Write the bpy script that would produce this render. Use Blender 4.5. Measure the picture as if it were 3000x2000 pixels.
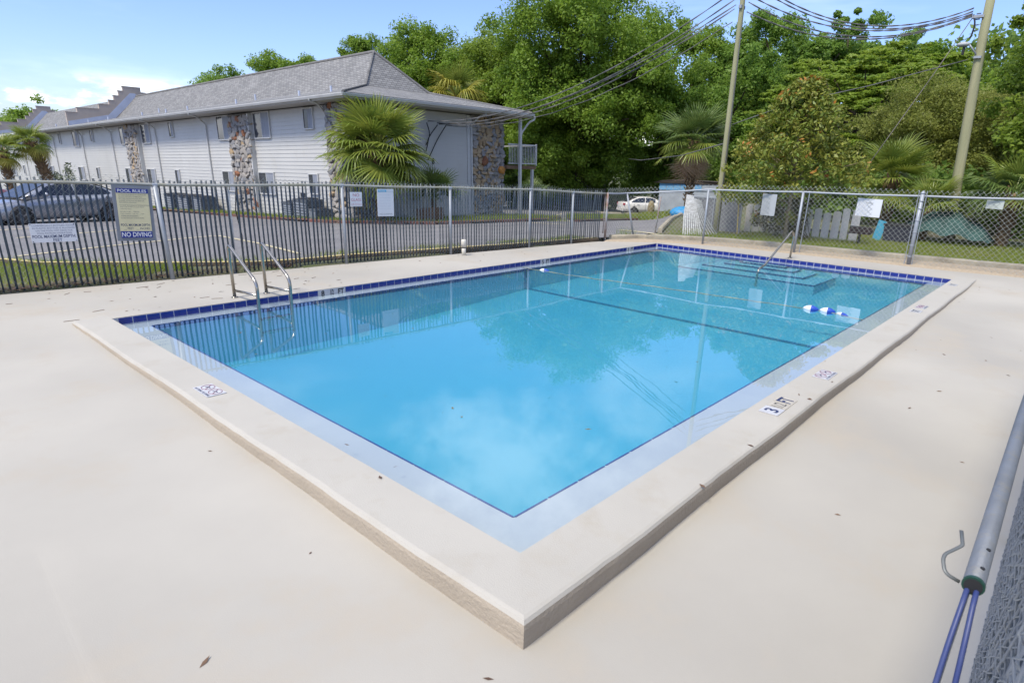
import bpy, math, random
import numpy as np
from mathutils import Vector, Matrix, Quaternion

S = bpy.context.scene
for o in list(bpy.data.objects):
    bpy.data.objects.remove(o)
C = S.collection
R = math.radians
rnd = random.Random(7)
rng = np.random.default_rng(11)

# ------------------------------------------------------------------ camera
cam_d = bpy.data.cameras.new('camera'); cam = bpy.data.objects.new('camera', cam_d); C.objects.link(cam)
CAM = Vector((-2.0132, -1.8165, 1.90))
yaw, pitch, roll = 0.717086, 0.323482, 0.032489
cam_r = Vector((math.sin(yaw), -math.cos(yaw), 0))
cam_f = Vector((math.cos(yaw) * math.cos(pitch), math.sin(yaw) * math.cos(pitch), -math.sin(pitch)))
cam_u = cam_r.cross(cam_f)
r2 = cam_r * math.cos(roll) + cam_u * math.sin(roll)
u2 = -cam_r * math.sin(roll) + cam_u * math.cos(roll)
M = Matrix((r2, u2, -cam_f)).transposed().to_4x4(); M.translation = CAM
cam.matrix_world = M
cam_d.sensor_width = 36; cam_d.lens = 1803.5 / 3000 * 36
cam_d.shift_x = -67.16 / 3000; cam_d.shift_y = 80.46 / 3000
cam_d.clip_start = 0.02; cam_d.clip_end = 2000
cam_d.dof.use_dof = True; cam_d.dof.focus_distance = 12.0; cam_d.dof.aperture_fstop = 11.0
S.camera = cam

# ------------------------------------------------------------------ light
SUN = Vector((-0.56, -0.02, 0.82)).normalized()
elev = math.asin(SUN.z); azim = math.atan2(SUN.x, SUN.y)
w = bpy.data.worlds.new('World'); S.world = w; w.use_nodes = True
nt = w.node_tree; nt.nodes.clear()
def N(t, **k):
    n = nt.nodes.new(t)
    for a, b in k.items(): setattr(n, a, b)
    return n
out = N('ShaderNodeOutputWorld'); bg = N('ShaderNodeBackground')
sky = N('ShaderNodeTexSky', sky_type='NISHITA', sun_disc=False, sun_elevation=elev, sun_rotation=azim,
        air_density=1.0, dust_density=0.6, ozone_density=2.5)
tc = N('ShaderNodeTexCoord'); sep = N('ShaderNodeSeparateXYZ')
nt.links.new(tc.outputs['Generated'], sep.inputs[0])
def noise(scale, sx, sy, sz, detail, rough=0.55, loc=(0, 0, 0)):
    mp = N('ShaderNodeMapping'); mp.inputs['Scale'].default_value = (sx, sy, sz); mp.inputs['Location'].default_value = loc
    nt.links.new(tc.outputs['Generated'], mp.inputs[0])
    n = N('ShaderNodeTexNoise'); n.inputs['Scale'].default_value = scale; n.inputs['Detail'].default_value = detail
    n.inputs['Roughness'].default_value = rough
    nt.links.new(mp.outputs[0], n.inputs['Vector']); return n.outputs['Fac']
def maprange(v, a, b, c=0.0, d=1.0):
    n = N('ShaderNodeMapRange', interpolation_type='SMOOTHSTEP')
    for i, x in zip((1, 2, 3, 4), (a, b, c, d)): n.inputs[i].default_value = x
    nt.links.new(v, n.inputs[0]); return n.outputs[0]
def mul(a, b):
    n = N('ShaderNodeMath', operation='MULTIPLY')
    for i, x in enumerate((a, b)):
        if isinstance(x, float): n.inputs[i].default_value = x
        else: nt.links.new(x, n.inputs[i])
    return n.outputs[0]
def mixc(f, a, col):
    n = N('ShaderNodeMix', data_type='RGBA'); nt.links.new(f, n.inputs[0]); nt.links.new(a, n.inputs[6])
    n.inputs[7].default_value = (*col, 1); return n.outputs[2]
grade = N('ShaderNodeMix', data_type='RGBA', blend_type='MULTIPLY'); grade.inputs[0].default_value = 1.0
grade.inputs[7].default_value = (0.70, 0.735, 0.98, 1)
nt.links.new(sky.outputs[0], grade.inputs[6])
wisp = mul(maprange(noise(2.6, 1.0, 0.7, 4.5, 5, 0.6), 0.48, 0.85), 0.28)
cum = mul(maprange(noise(9.0, 1, 1, 2.6, 7, 0.55, (3.1, 0.4, 0)), 0.45, 0.58),
          mul(maprange(sep.outputs[2], 0.0, 0.03), maprange(sep.outputs[2], 0.052, 0.095, 1.0, 0.0)))
high = mul(maprange(noise(3.0, 1, 1, 1.3, 6, 0.6, (7.3, 2.2, 1.0)), 0.46, 0.68), mul(maprange(sep.outputs[2], 0.24, 0.48), 0.9))
c1 = mixc(wisp, grade.outputs[2], (8.5, 9.2, 10.0))
c2 = mixc(high, c1, (9.0, 9.6, 10.2))
c3 = mixc(cum, c2, (10.5, 10.6, 10.7))
nt.links.new(c3, bg.inputs[0]); bg.inputs[1].default_value = 0.135
nt.links.new(bg.outputs[0], out.inputs[0])
sun_d = bpy.data.lights.new('sun', 'SUN'); sun = bpy.data.objects.new('sun', sun_d); C.objects.link(sun)
sun_d.energy = 2.75; sun_d.angle = R(14.0); sun_d.color = (1.0, 0.935, 0.80)
sun.rotation_euler = SUN.to_track_quat('Z', 'Y').to_euler(); sun.location = (-20, 5, 40)
S.view_settings.view_transform = 'Standard'; S.view_settings.look = 'None'
S.view_settings.exposure = 0.82; S.view_settings.gamma = 1.0; S.view_settings.use_curve_mapping = False
S.cycles.max_bounces = 8; S.cycles.transparent_max_bounces = 16; S.cycles.caustics_reflective = False; S.cycles.caustics_refractive = False
S.cycles.use_denoising = True

# ------------------------------------------------------------------ materials
def lin(r, g, b):
    f = lambda c: (c / 255 / 12.92) if c / 255 <= 0.04045 else ((c / 255 + 0.055) / 1.055) ** 2.4
    return (f(r), f(g), f(b))
MATS = {}
def mat(name, col, rough=0.7, metal=0.0, var=0.0, vscale=6.0, col2=None, bump=0.0, bscale=60.0, spec=0.4,
        island=0.0, trans=0.0, coat=0.0, wear=None, wscale=1.5, stretch=None):
    """procedural Principled: colour mottled by noise (and per piece), fine bump"""
    if name in MATS: return MATS[name]
    m = bpy.data.materials.new(name); m.use_nodes = True; MATS[name] = m
    t = m.node_tree; p = t.nodes['Principled BSDF']; L = t.links.new
    p.inputs['Roughness'].default_value = rough; p.inputs['Metallic'].default_value = metal
    p.inputs['Specular IOR Level'].default_value = spec
    if coat: p.inputs['Coat Weight'].default_value = coat; p.inputs['Coat Roughness'].default_value = 0.05
    tcn = t.nodes.new('ShaderNodeTexCoord'); co = tcn.outputs['Object']
    if stretch:
        mp = t.nodes.new('ShaderNodeMapping'); mp.inputs['Scale'].default_value = stretch; L(co, mp.inputs[0]); co = mp.outputs[0]
    base = None
    c2 = col2 or tuple(min(1, c * 0.55) for c in col)
    rgb = t.nodes.new('ShaderNodeMix'); rgb.data_type = 'RGBA'
    rgb.inputs[6].default_value = (*col, 1); rgb.inputs[7].default_value = (*c2, 1)
    n = t.nodes.new('ShaderNodeTexNoise'); n.inputs['Scale'].default_value = vscale; n.inputs['Detail'].default_value = 5
    L(co, n.inputs['Vector'])
    mr = t.nodes.new('ShaderNodeMapRange'); mr.inputs[1].default_value = 0.35; mr.inputs[2].default_value = 0.7
    mr.inputs[3].default_value = 0; mr.inputs[4].default_value = var
    L(n.outputs['Fac'], mr.inputs[0])
    fac = mr.outputs[0]
    if island:
        gi = t.nodes.new('ShaderNodeNewGeometry'); mu = t.nodes.new('ShaderNodeMath'); mu.operation = 'MULTIPLY_ADD'
        L(gi.outputs['Random Per Island'], mu.inputs[0]); mu.inputs[1].default_value = island; L(fac, mu.inputs[2])
        mu.use_clamp = True; fac = mu.outputs[0]
    L(fac, rgb.inputs[0]); base = rgb.outputs[2]
    if wear:
        w2 = t.nodes.new('ShaderNodeTexNoise'); w2.inputs['Scale'].default_value = wscale; w2.inputs['Detail'].default_value = 8
        w2.inputs['Roughness'].default_value = 0.65
        L(co, w2.inputs['Vector']); m2 = t.nodes.new('ShaderNodeMapRange'); m2.inputs[1].default_value = 0.52; m2.inputs[2].default_value = 0.72
        L(w2.outputs['Fac'], m2.inputs[0])
        x = t.nodes.new('ShaderNodeMix'); x.data_type = 'RGBA'; L(m2.outputs[0], x.inputs[0]); L(base, x.inputs[6]); x.inputs[7].default_value = (*wear, 1)
        base = x.outputs[2]
    L(base, p.inputs['Base Color'])
    if bump:
        bn = t.nodes.new('ShaderNodeTexNoise'); bn.inputs['Scale'].default_value = bscale; bn.inputs['Detail'].default_value = 4
        L(co, bn.inputs['Vector']); b = t.nodes.new('ShaderNodeBump'); b.inputs['Strength'].default_value = bump; b.inputs['Distance'].default_value = 0.02
        L(bn.outputs['Fac'], b.inputs['Height']); L(b.outputs[0], p.inputs['Normal'])
    if trans:
        tr = t.nodes.new('ShaderNodeBsdfTranslucent'); L(base, tr.inputs[0]); ms = t.nodes.new('ShaderNodeMixShader'); ms.inputs[0].default_value = trans
        L(p.outputs[0], ms.inputs[1]); L(tr.outputs[0], ms.inputs[2]); L(ms.outputs[0], t.nodes['Material Output'].inputs[0])
    return m
def leafmat(name, a, b, island=0.9, trans=0.3, rough=0.5):
    return mat(name, a, rough, var=0.5, vscale=0.5, col2=b, island=island - 0.25, trans=trans, spec=0.35)

deck_m = mat('deck_paint', (0.395, 0.369, 0.319), 0.85, var=0.9, vscale=0.42, col2=(0.312, 0.291, 0.252), bump=0.07, bscale=170, wear=(0.36, 0.318, 0.255), wscale=0.9)  # broad mottling puts soft dapples of light and shade into the deck colour
coping_m = mat('coping_paint', (0.395, 0.371, 0.323), 0.85, var=0.6, vscale=0.9, col2=(0.335, 0.314, 0.273), bump=0.14, bscale=120, wear=(0.355, 0.325, 0.27), wscale=3)
plaster_m = mat('pool_plaster', (0.215, 0.40, 0.475), 0.8, var=0.6, vscale=0.6, col2=(0.185, 0.37, 0.455), bump=0.1, bscale=20)
ledge_m = mat('white_plaster', (0.30, 0.34, 0.365), 0.7, var=0.5, vscale=2.0, col2=(0.265, 0.305, 0.335))
grout_m = mat('grout', (0.50, 0.50, 0.52), 0.9, var=0.4, vscale=20)
tile_m = mat('cobalt_tile', (0.010, 0.022, 0.21), 0.18, var=0.8, vscale=9, col2=(0.006, 0.013, 0.13), spec=0.5)
trim_m = mat('navy_trim', (0.012, 0.035, 0.16), 0.3, var=0.4, vscale=8)
whitetile_m = mat('white_tile', (0.47, 0.47, 0.48), 0.35, var=0.3, vscale=9)
cream_m = mat('cream_tile', (0.43, 0.395, 0.33), 0.5, var=0.3, vscale=9)
navy_m = mat('navy_print', (0.018, 0.03, 0.09), 0.6, var=0.2)
black_m = mat('black_print', (0.012, 0.012, 0.014), 0.6)
red_m = mat('red_print', (0.17, 0.035, 0.075), 0.6)
steel_m = mat('stainless_steel', (0.40, 0.365, 0.315), 0.24, 1.0, var=0.4, vscale=14, col2=(0.28, 0.25, 0.20))
galv_m = mat('galvanised_steel', (0.30, 0.32, 0.345), 0.5, 0.25, var=0.6, vscale=5, col2=(0.22, 0.235, 0.25))
rail_m = mat('weathered_rail', (0.34, 0.34, 0.31), 0.55, 0.3, var=0.8, vscale=3, col2=(0.22, 0.21, 0.15), wear=(0.30, 0.27, 0.16), wscale=2.5)
wire_m = mat('chain_link_wire', (0.34, 0.35, 0.32), 0.6, 0.0, var=0.5, vscale=3, col2=(0.25, 0.26, 0.22))
slat_m = mat('privacy_slat', (0.030, 0.047, 0.064), 0.5, var=0.5, vscale=1.5, col2=(0.021, 0.032, 0.042), island=0.2, wear=(0.042, 0.058, 0.072), wscale=3)
rust_m = mat('rusty_steel', (0.30, 0.31, 0.32), 0.7, 0.3, var=1.0, vscale=5, col2=(0.20, 0.085, 0.035))
asphalt_m = mat('asphalt', (0.186, 0.177, 0.174), 0.9, var=0.9, vscale=0.6, col2=(0.131, 0.126, 0.130), bump=0.6, bscale=45, wear=(0.230, 0.217, 0.205), wscale=28)
yard_m = mat('yard_soil', (0.12, 0.105, 0.06), 0.95, var=0.9, vscale=1.2, col2=(0.055, 0.085, 0.02), bump=0.5, bscale=20)
gravel_m = mat('paver_strip', (0.42, 0.34, 0.24), 0.95, var=0.9, vscale=20, col2=(0.30, 0.24, 0.17), bump=0.7, bscale=60)
curb_m = mat('weathered_concrete', (0.36, 0.32, 0.235), 0.9, var=0.9, vscale=3, col2=(0.22, 0.19, 0.14), bump=0.6, bscale=40, wear=(0.45, 0.39, 0.28), wscale=5)
dcurb_m = mat('dark_curb', (0.10, 0.072, 0.042), 0.95, var=1.0, vscale=5, col2=(0.05, 0.038, 0.025), bump=0.6, bscale=30)
ycurb_m = mat('yellow_curb_paint', (0.55, 0.45, 0.18), 0.8, var=0.9, vscale=4, col2=(0.30, 0.24, 0.12))
redcurb_m = mat('red_curb_paint', (0.16, 0.055, 0.04), 0.9, var=0.9, vscale=3, col2=(0.11, 0.08, 0.06))
ypaint_m = mat('yellow_line_paint', (0.62, 0.54, 0.33), 0.8, var=0.9, vscale=7, col2=(0.36, 0.32, 0.22))
litter_m = mat('leaf_litter', (0.20, 0.125, 0.075), 0.9, var=0.8, vscale=4, col2=(0.08, 0.045, 0.03), island=0.6)
siding_m = mat('white_vinyl_siding', (0.47, 0.462, 0.435), 0.5, var=0.5, vscale=0.5, col2=(0.405, 0.40, 0.38), wear=(0.43, 0.42, 0.385), wscale=1.3)
trimw_m = mat('white_trim', (0.510, 0.510, 0.497), 0.5, var=0.4, vscale=2, col2=(0.365, 0.357, 0.336))
shingle_m = None
soffit_m = mat('soffit', (0.42, 0.40, 0.38), 0.8)
glass_m = mat('window_glass', (0.055, 0.06, 0.07), 0.12, var=0.6, vscale=1.2, col2=(0.03, 0.034, 0.04), spec=0.4)
blind_m = mat('window_blinds', (0.26, 0.275, 0.31), 0.6, var=0.8, vscale=2, col2=(0.17, 0.185, 0.215), stretch=(1, 6, 0.4))
tan_m = mat('tan_stucco', (0.44, 0.375, 0.32), 0.9, var=0.6, vscale=1.2, col2=(0.36, 0.305, 0.26), bump=0.2, bscale=30)
flash_m = mat('pale_flashing', (0.46, 0.50, 0.60), 0.6, var=0.3, vscale=2)
mortar_m = mat('stone_mortar', (0.16, 0.145, 0.125), 0.95, var=0.6, vscale=6, bump=0.5, bscale=20)
STONES = [mat('fieldstone_pale', (0.336, 0.312, 0.280), 0.85, var=0.9, vscale=5, col2=(0.224, 0.204, 0.184), bump=0.6, bscale=14, island=0.25),
          mat('fieldstone_grey', (0.280, 0.276, 0.276), 0.85, var=0.9, vscale=5, col2=(0.176, 0.172, 0.168), bump=0.6, bscale=14, island=0.25),
          mat('fieldstone_tan', (0.378, 0.288, 0.180), 0.85, var=0.9, vscale=5, col2=(0.270, 0.189, 0.108), bump=0.6, bscale=14, island=0.25),
          mat('fieldstone_rust', (0.270, 0.117, 0.059), 0.85, var=0.9, vscale=5, col2=(0.171, 0.081, 0.050), bump=0.6, bscale=14),
          mat('fieldstone_orange', (0.52, 0.24, 0.06), 0.8, var=0.5, vscale=5, bump=0.3, bscale=14)]
wood_m = mat('weathered_wood', (0.19, 0.17, 0.15), 0.9, var=0.9, vscale=2, col2=(0.11, 0.10, 0.09), stretch=(1, 1, 0.2))
pole_m = mat('treated_pole_wood', (0.30, 0.285, 0.165), 0.85, var=0.9, vscale=5, col2=(0.215, 0.22, 0.125), bump=0.5, bscale=18, stretch=(1, 1, 0.08))
cable_m = mat('grey_cable', (0.16, 0.155, 0.155), 0.6, var=0.8, vscale=2, col2=(0.06, 0.06, 0.06))
dark_m = mat('dark_plastic', (0.02, 0.02, 0.022), 0.5)
bark_m = mat('bark', (0.10, 0.075, 0.05), 0.95, var=0.9, vscale=6, col2=(0.05, 0.04, 0.03), bump=0.8, bscale=14, stretch=(1, 1, 0.3))
pbark_m = mat('palm_bark', (0.20, 0.125, 0.06), 0.95, var=1.0, vscale=7, col2=(0.075, 0.05, 0.03), bump=0.8, bscale=16)
grass_m = leafmat('grass_blades', (0.180, 0.282, 0.024), (0.312, 0.324, 0.054), trans=0.55)
oak_m = leafmat('oak_leaves', (0.138, 0.243, 0.028), (0.262, 0.374, 0.047), trans=0.55)
oak2_m = leafmat('laurel_leaves', (0.125, 0.235, 0.038), (0.235, 0.353, 0.056), trans=0.55)
lime_m = leafmat('bright_leaves', (0.160, 0.257, 0.030), (0.262, 0.342, 0.046), trans=0.55)
mim_m = leafmat('mimosa_leaves', (0.170, 0.275, 0.034), (0.288, 0.367, 0.050), trans=0.55)
olive_m = leafmat('olive_leaves', (0.197, 0.236, 0.047), (0.289, 0.308, 0.066), trans=0.55)
under_m = leafmat('undergrowth_leaves', (0.110, 0.194, 0.037), (0.203, 0.304, 0.051), trans=0.55)
mag_m = mat('magnolia_leaves', (0.115, 0.19, 0.026), 0.45, var=0.4, vscale=0.8, col2=(0.29, 0.27, 0.045), island=0.7, trans=0.35, spec=0.35)
mago_m = mat('rust_leaves', (0.40, 0.17, 0.03), 0.5, var=0.4, vscale=0.8, trans=0.2)
palm_m = mat('palm_frond', (0.15, 0.225, 0.034), 0.4, var=0.7, vscale=1.2, col2=(0.28, 0.30, 0.05), island=0.4, trans=0.35, spec=0.5)
palmy_m = mat('yellow_palm_frond', (0.36, 0.31, 0.04), 0.5, var=0.7, vscale=1.2, col2=(0.24, 0.25, 0.04), island=0.35, trans=0.25)
palmd_m = mat('dry_palm_frond', (0.62, 0.44, 0.30), 0.7, var=0.8, vscale=1.2, col2=(0.46, 0.31, 0.19), island=0.35, trans=0.2)
palmg_m = mat('deep_palm_frond', (0.09, 0.155, 0.035), 0.4, var=0.7, vscale=1.2, col2=(0.17, 0.21, 0.055), island=0.35, trans=0.35)
silver_m = mat('silver_car_paint', (0.33, 0.335, 0.36), 0.25, 0.6, var=0.1, coat=0.6)
whitecar_m = mat('white_car_paint', (0.66, 0.63, 0.57), 0.3, 0.0, var=0.1, coat=0.6)
maroon_m = mat('maroon_car_paint', (0.20, 0.05, 0.06), 0.25, 0.2, var=0.1, coat=0.6)
carglass_m = mat('car_glass', (0.018, 0.022, 0.03), 0.05, spec=0.7)
tyre_m = mat('tyre_rubber', (0.015, 0.015, 0.016), 0.85)
rim_m = mat('alloy_rim', (0.09, 0.09, 0.095), 0.4, 0.8)
tail_m = mat('tail_lens', (0.42, 0.015, 0.02), 0.15)
signw_m = mat('white_sign', (0.58, 0.585, 0.60), 0.6, var=0.4, vscale=3, col2=(0.52, 0.525, 0.54))
signc_m = mat('cream_sign', (0.60, 0.54, 0.33), 0.5, var=0.3, vscale=4)
signb_m = mat('blue_sign_band', (0.010, 0.022, 0.19), 0.5, var=0.2)
signg_m = mat('grey_sign', (0.36, 0.37, 0.37), 0.5, var=0.5, vscale=4, col2=(0.30, 0.31, 0.31))
frameg_m = mat('grey_sign_frame', (0.185, 0.20, 0.225), 0.6, var=0.4, vscale=4)
pvc_m = mat('pvc_pipe', (0.62, 0.585, 0.50), 0.5, var=0.4, vscale=6)
conduit_m = mat('grey_conduit', (0.146, 0.164, 0.195), 0.5, 0.1, var=0.8, vscale=9, col2=(0.115, 0.127, 0.146), bump=0.1, bscale=120, wear=(0.161, 0.161, 0.155), wscale=30)
bluewire_m = mat('blue_cable', (0.03, 0.045, 0.15), 0.45, var=0.5, vscale=20, col2=(0.07, 0.085, 0.16))
green_m = mat('green_bushing', (0.012, 0.05, 0.035), 0.4)
teal_m = mat('teal_netting', (0.040, 0.090, 0.078), 0.9, var=0.9, vscale=2.6, col2=(0.018, 0.042, 0.036), bump=0.4, bscale=9)
cyan_m = mat('light_blue_panel', (0.06, 0.34, 0.50), 0.5, var=0.3)
acm = mat('condenser_grey', (0.10, 0.11, 0.12), 0.6, 0.2, var=0.5, vscale=4)
shed_m = mat('pale_shed_wall', (0.36, 0.39, 0.43), 0.8, var=0.6, vscale=2)
shedb_m = mat('light_blue_boards', (0.15, 0.36, 0.58), 0.7, var=0.5, vscale=2)
screen_m = mat('grey_screen', (0.17, 0.175, 0.185), 0.9, var=0.9, vscale=14, col2=(0.10, 0.105, 0.11))
picket_m = mat('white_picket', (0.78, 0.74, 0.68), 0.8, var=0.8, vscale=3, col2=(0.58, 0.53, 0.45), bump=0.4, bscale=10, stretch=(1, 1, 0.2))

# roof shingles: brick pattern of tabs, colour per tab and fine relief
def make_shingles():
    m = bpy.data.materials.new('grey_shingles'); m.use_nodes = True; t = m.node_tree; p = t.nodes['Principled BSDF']; L = t.links.new
    p.inputs['Roughness'].default_value = 0.95
    uv = t.nodes.new('ShaderNodeUVMap'); b = t.nodes.new('ShaderNodeTexBrick')
    L(uv.outputs[0], b.inputs['Vector']); b.inputs['Scale'].default_value = 1.0
    b.inputs['Color1'].default_value = (0.225, 0.222, 0.216, 1); b.inputs['Color2'].default_value = (0.145, 0.145, 0.144, 1); b.inputs['Mortar'].default_value = (0.085, 0.082, 0.08, 1)
    b.inputs['Brick Width'].default_value = 0.27; b.inputs['Row Height'].default_value = 0.125; b.inputs['Mortar Size'].default_value = 0.012; b.inputs['Bias'].default_value = -0.1
    n = t.nodes.new('ShaderNodeTexNoise'); n.inputs['Scale'].default_value = 0.9; n.inputs['Detail'].default_value = 6; L(uv.outputs[0], n.inputs['Vector'])
    mr = t.nodes.new('ShaderNodeMapRange'); mr.inputs[3].default_value = 0.78; mr.inputs[4].default_value = 1.25; L(n.outputs['Fac'], mr.inputs[0])
    mx = t.nodes.new('ShaderNodeMix'); mx.data_type = 'RGBA'; mx.blend_type = 'MULTIPLY'; mx.inputs[0].default_value = 1; L(b.outputs['Color'], mx.inputs[6]); L(mr.outputs[0], mx.inputs[7])
    L(mx.outputs[2], p.inputs['Base Color'])
    bu = t.nodes.new('ShaderNodeBump'); bu.inputs['Strength'].default_value = 0.6; bu.inputs['Distance'].default_value = 0.02; bu.invert = True
    L(b.outputs['Fac'], bu.inputs['Height']); L(bu.outputs[0], p.inputs['Normal']); return m
shingle_m = make_shingles()

# ------------------------------------------------------------------ mesh helpers
class MB:
    def __init__(s): s.v = []; s.f = []; s.uv = None
    def add(s, vs, fs):
        o = len(s.v); s.v += [tuple(v) for v in vs]; s.f += [tuple(i + o for i in f) for f in fs]; return s
    def box(s, a, b):
        x0, y0, z0 = a; x1, y1, z1 = b
        return s.add([(x0, y0, z0), (x1, y0, z0), (x1, y1, z0), (x0, y1, z0), (x0, y0, z1), (x1, y0, z1), (x1, y1, z1), (x0, y1, z1)],
                     [(0, 3, 2, 1), (4, 5, 6, 7), (0, 1, 5, 4), (1, 2, 6, 5), (2, 3, 7, 6), (3, 0, 4, 7)])
    def obox(s, c, size, m=None):
        hx, hy, hz = [q / 2 for q in size]; q = MB().box((-hx, -hy, -hz), (hx, hy, hz))
        c = Vector(c); return s.add([(m @ Vector(v) if m else Vector(v)) + c for v in q.v], q.f)
    def tube(s, pts, r, n=8, caps=True, flat=1.0):
        pts = [Vector(p) for p in pts]; rs = r if isinstance(r, (list, tuple)) else [r] * len(pts)
        ring = []; t0 = (pts[1] - pts[0]).normalized()
        a = t0.orthogonal().normalized(); o = len(s.v)
        for i, p in enumerate(pts):
            t = (pts[min(i + 1, len(pts) - 1)] - pts[max(i - 1, 0)]).normalized()
            a = (a - t * a.dot(t)); a = a.normalized() if a.length > 1e-6 else t.orthogonal().normalized()
            b = t.cross(a)
            for k in range(n):
                an = 2 * math.pi * k / n; s.v.append(tuple(p + (a * math.cos(an) + b * math.sin(an) * flat) * rs[i]))
        for i in range(len(pts) - 1):
            for k in range(n):
                k2 = (k + 1) % n; s.f.append((o + i * n + k, o + i * n + k2, o + (i + 1) * n + k2, o + (i + 1) * n + k))
        if caps:
            s.f.append(tuple(o + k for k in range(n))[::-1]); e = o + (len(pts) - 1) * n; s.f.append(tuple(e + k for k in range(n)))
        return s
    def prism(s, poly, d):      # extrude a planar polygon by vector d
        n = len(poly); d = Vector(d); P = [Vector(p) for p in poly]
        return s.add(P + [p + d for p in P], [tuple(range(n))[::-1], tuple(range(n, 2 * n))] + [(i, (i + 1) % n, n + (i + 1) % n, n + i) for i in range(n)])
    def ball(s, c, r, n=10, m=6, squash=(1, 1, 1)):
        c = Vector(c); vs = []; fs = []
        for j in range(m + 1):
            th = math.pi * j / m
            for k in range(n):
                ph = 2 * math.pi * k / n
                vs.append(c + Vector((r * squash[0] * math.sin(th) * math.cos(ph), r * squash[1] * math.sin(th) * math.sin(ph), r * squash[2] * math.cos(th))))
        for j in range(m):
            for k in range(n): fs.append((j * n + k, (j + 1) * n + k, (j + 1) * n + (k + 1) % n, j * n + (k + 1) % n))
        return s.add(vs, fs)
    def mesh(s, name, m, smooth=False):
        me = bpy.data.meshes.new(name); me.from_pydata([tuple(v) for v in s.v], [], s.f)
        if m: me.materials.append(m)
        if smooth: me.polygons.foreach_set('use_smooth', [True] * len(me.polygons))
        me.update(); return me
    def build(s, name, m, parent=None, smooth=False, world=True):
        """link as ONE object; world=True: vertices given in world coordinates of an unrotated parent"""
        off = Vector(parent_loc(parent)) if (parent and world) else None
        if off is not None: s.v = [(v[0] - off.x, v[1] - off.y, v[2] - off.z) for v in s.v]
        o = bpy.data.objects.new(name, s.mesh(name, m, smooth)); C.objects.link(o)
        if parent: o.parent = parent
        return o
def parent_loc(o):
    v = Vector((0, 0, 0))
    while o is not None: v += o.location; o = o.parent
    return v
def tag(o, label=None, cat=None, group=None, kind=None):
    if label: o['label'] = label
    if cat: o['category'] = cat
    if group: o['group'] = group
    if kind: o['kind'] = kind
    return o
def thing(name, label, cat, loc=(0, 0, 0), rz=0.0, group=None):
    o = bpy.data.objects.new(name, None); C.objects.link(o); o.location = loc; o.rotation_euler = (0, 0, rz); o.empty_display_size = 0.1
    return tag(o, label, cat, group)
def link(name, me, parent=None, loc=(0, 0, 0), rot=(0, 0, 0), scale=(1, 1, 1)):
    o = bpy.data.objects.new(name, me); C.objects.link(o); o.location = loc; o.rotation_euler = rot; o.scale = scale
    if parent: o.parent = parent
    return o
def npmesh(name, V, F4, m, smooth=False):
    me = bpy.data.meshes.new(name); V = np.asarray(V, np.float32); F4 = np.asarray(F4, np.int32); k = F4.shape[1]
    me.vertices.add(len(V)); me.vertices.foreach_set('co', V.ravel()); me.loops.add(F4.size); me.loops.foreach_set('vertex_index', F4.ravel())
    me.polygons.add(len(F4)); me.polygons.foreach_set('loop_start', np.arange(len(F4), dtype=np.int32) * k)
    if m: me.materials.append(m)
    me.update(calc_edges=True)
    if smooth: me.polygons.foreach_set('use_smooth', np.ones(len(F4), bool))
    return me
TXT = {}
def text_mesh(s, width=None, height=None, m=None, depth=0.0, bold=0.0):
    """flat lettering as a mesh in the XZ plane facing -Y, centred on the origin"""
    cu = bpy.data.curves.new('t', 'FONT'); cu.body = s; cu.size = 1.0; cu.align_x = 'CENTER'; cu.align_y = 'CENTER'; cu.resolution_u = 3; cu.offset = bold
    ob = bpy.data.objects.new('t', cu); C.objects.link(ob)
    dg = bpy.context.evaluated_depsgraph_get(); me = bpy.data.meshes.new_from_object(ob.evaluated_get(dg))
    bpy.data.objects.remove(ob); bpy.data.curves.remove(cu)
    n = len(me.vertices); co = np.empty(n * 3, np.float32); me.vertices.foreach_get('co', co); co = co.reshape(-1, 3)
    lo, hi = co.min(0), co.max(0); c = (lo + hi) / 2; ext = hi - lo
    sx = width / ext[0] if width else None; sy = height / ext[1] if height else None
    sx = sx or sy; sy = sy or sx
    out = np.zeros_like(co); out[:, 0] = (co[:, 0] - c[0]) * sx; out[:, 2] = (co[:, 1] - c[1]) * sy; out[:, 1] = 0
    me.vertices.foreach_set('co', out.ravel()); me.materials.clear(); me.materials.append(m); me.update(); return me
def sm(a, b, x):
    t = min(1.0, max(0.0, (x - a) / (b - a))); return t * t * (3 - 2 * t)

# ------------------------------------------------------------------ ground levels
L_, W_, ZW = 12.281, 6.570, -0.080           # pool length (x), width (y), water level
def fence_y(x): return 8.86 - 0.098 * x
def gz(x, y):
    d = y - (8.9 - 0.09 * min(x, 14))
    p = 0.05 - 0.045 * max(0, d - 0.4) - 0.03 * max(0, x - 20) - 0.015 * min(16, max(0, x - 4)) * sm(0, 6, d)
    p = max(p, -3.2); k = sm(0, 4, y - (0.475 * x - 0.85))
    return p * k + 0.03 * (1 - k)

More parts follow.
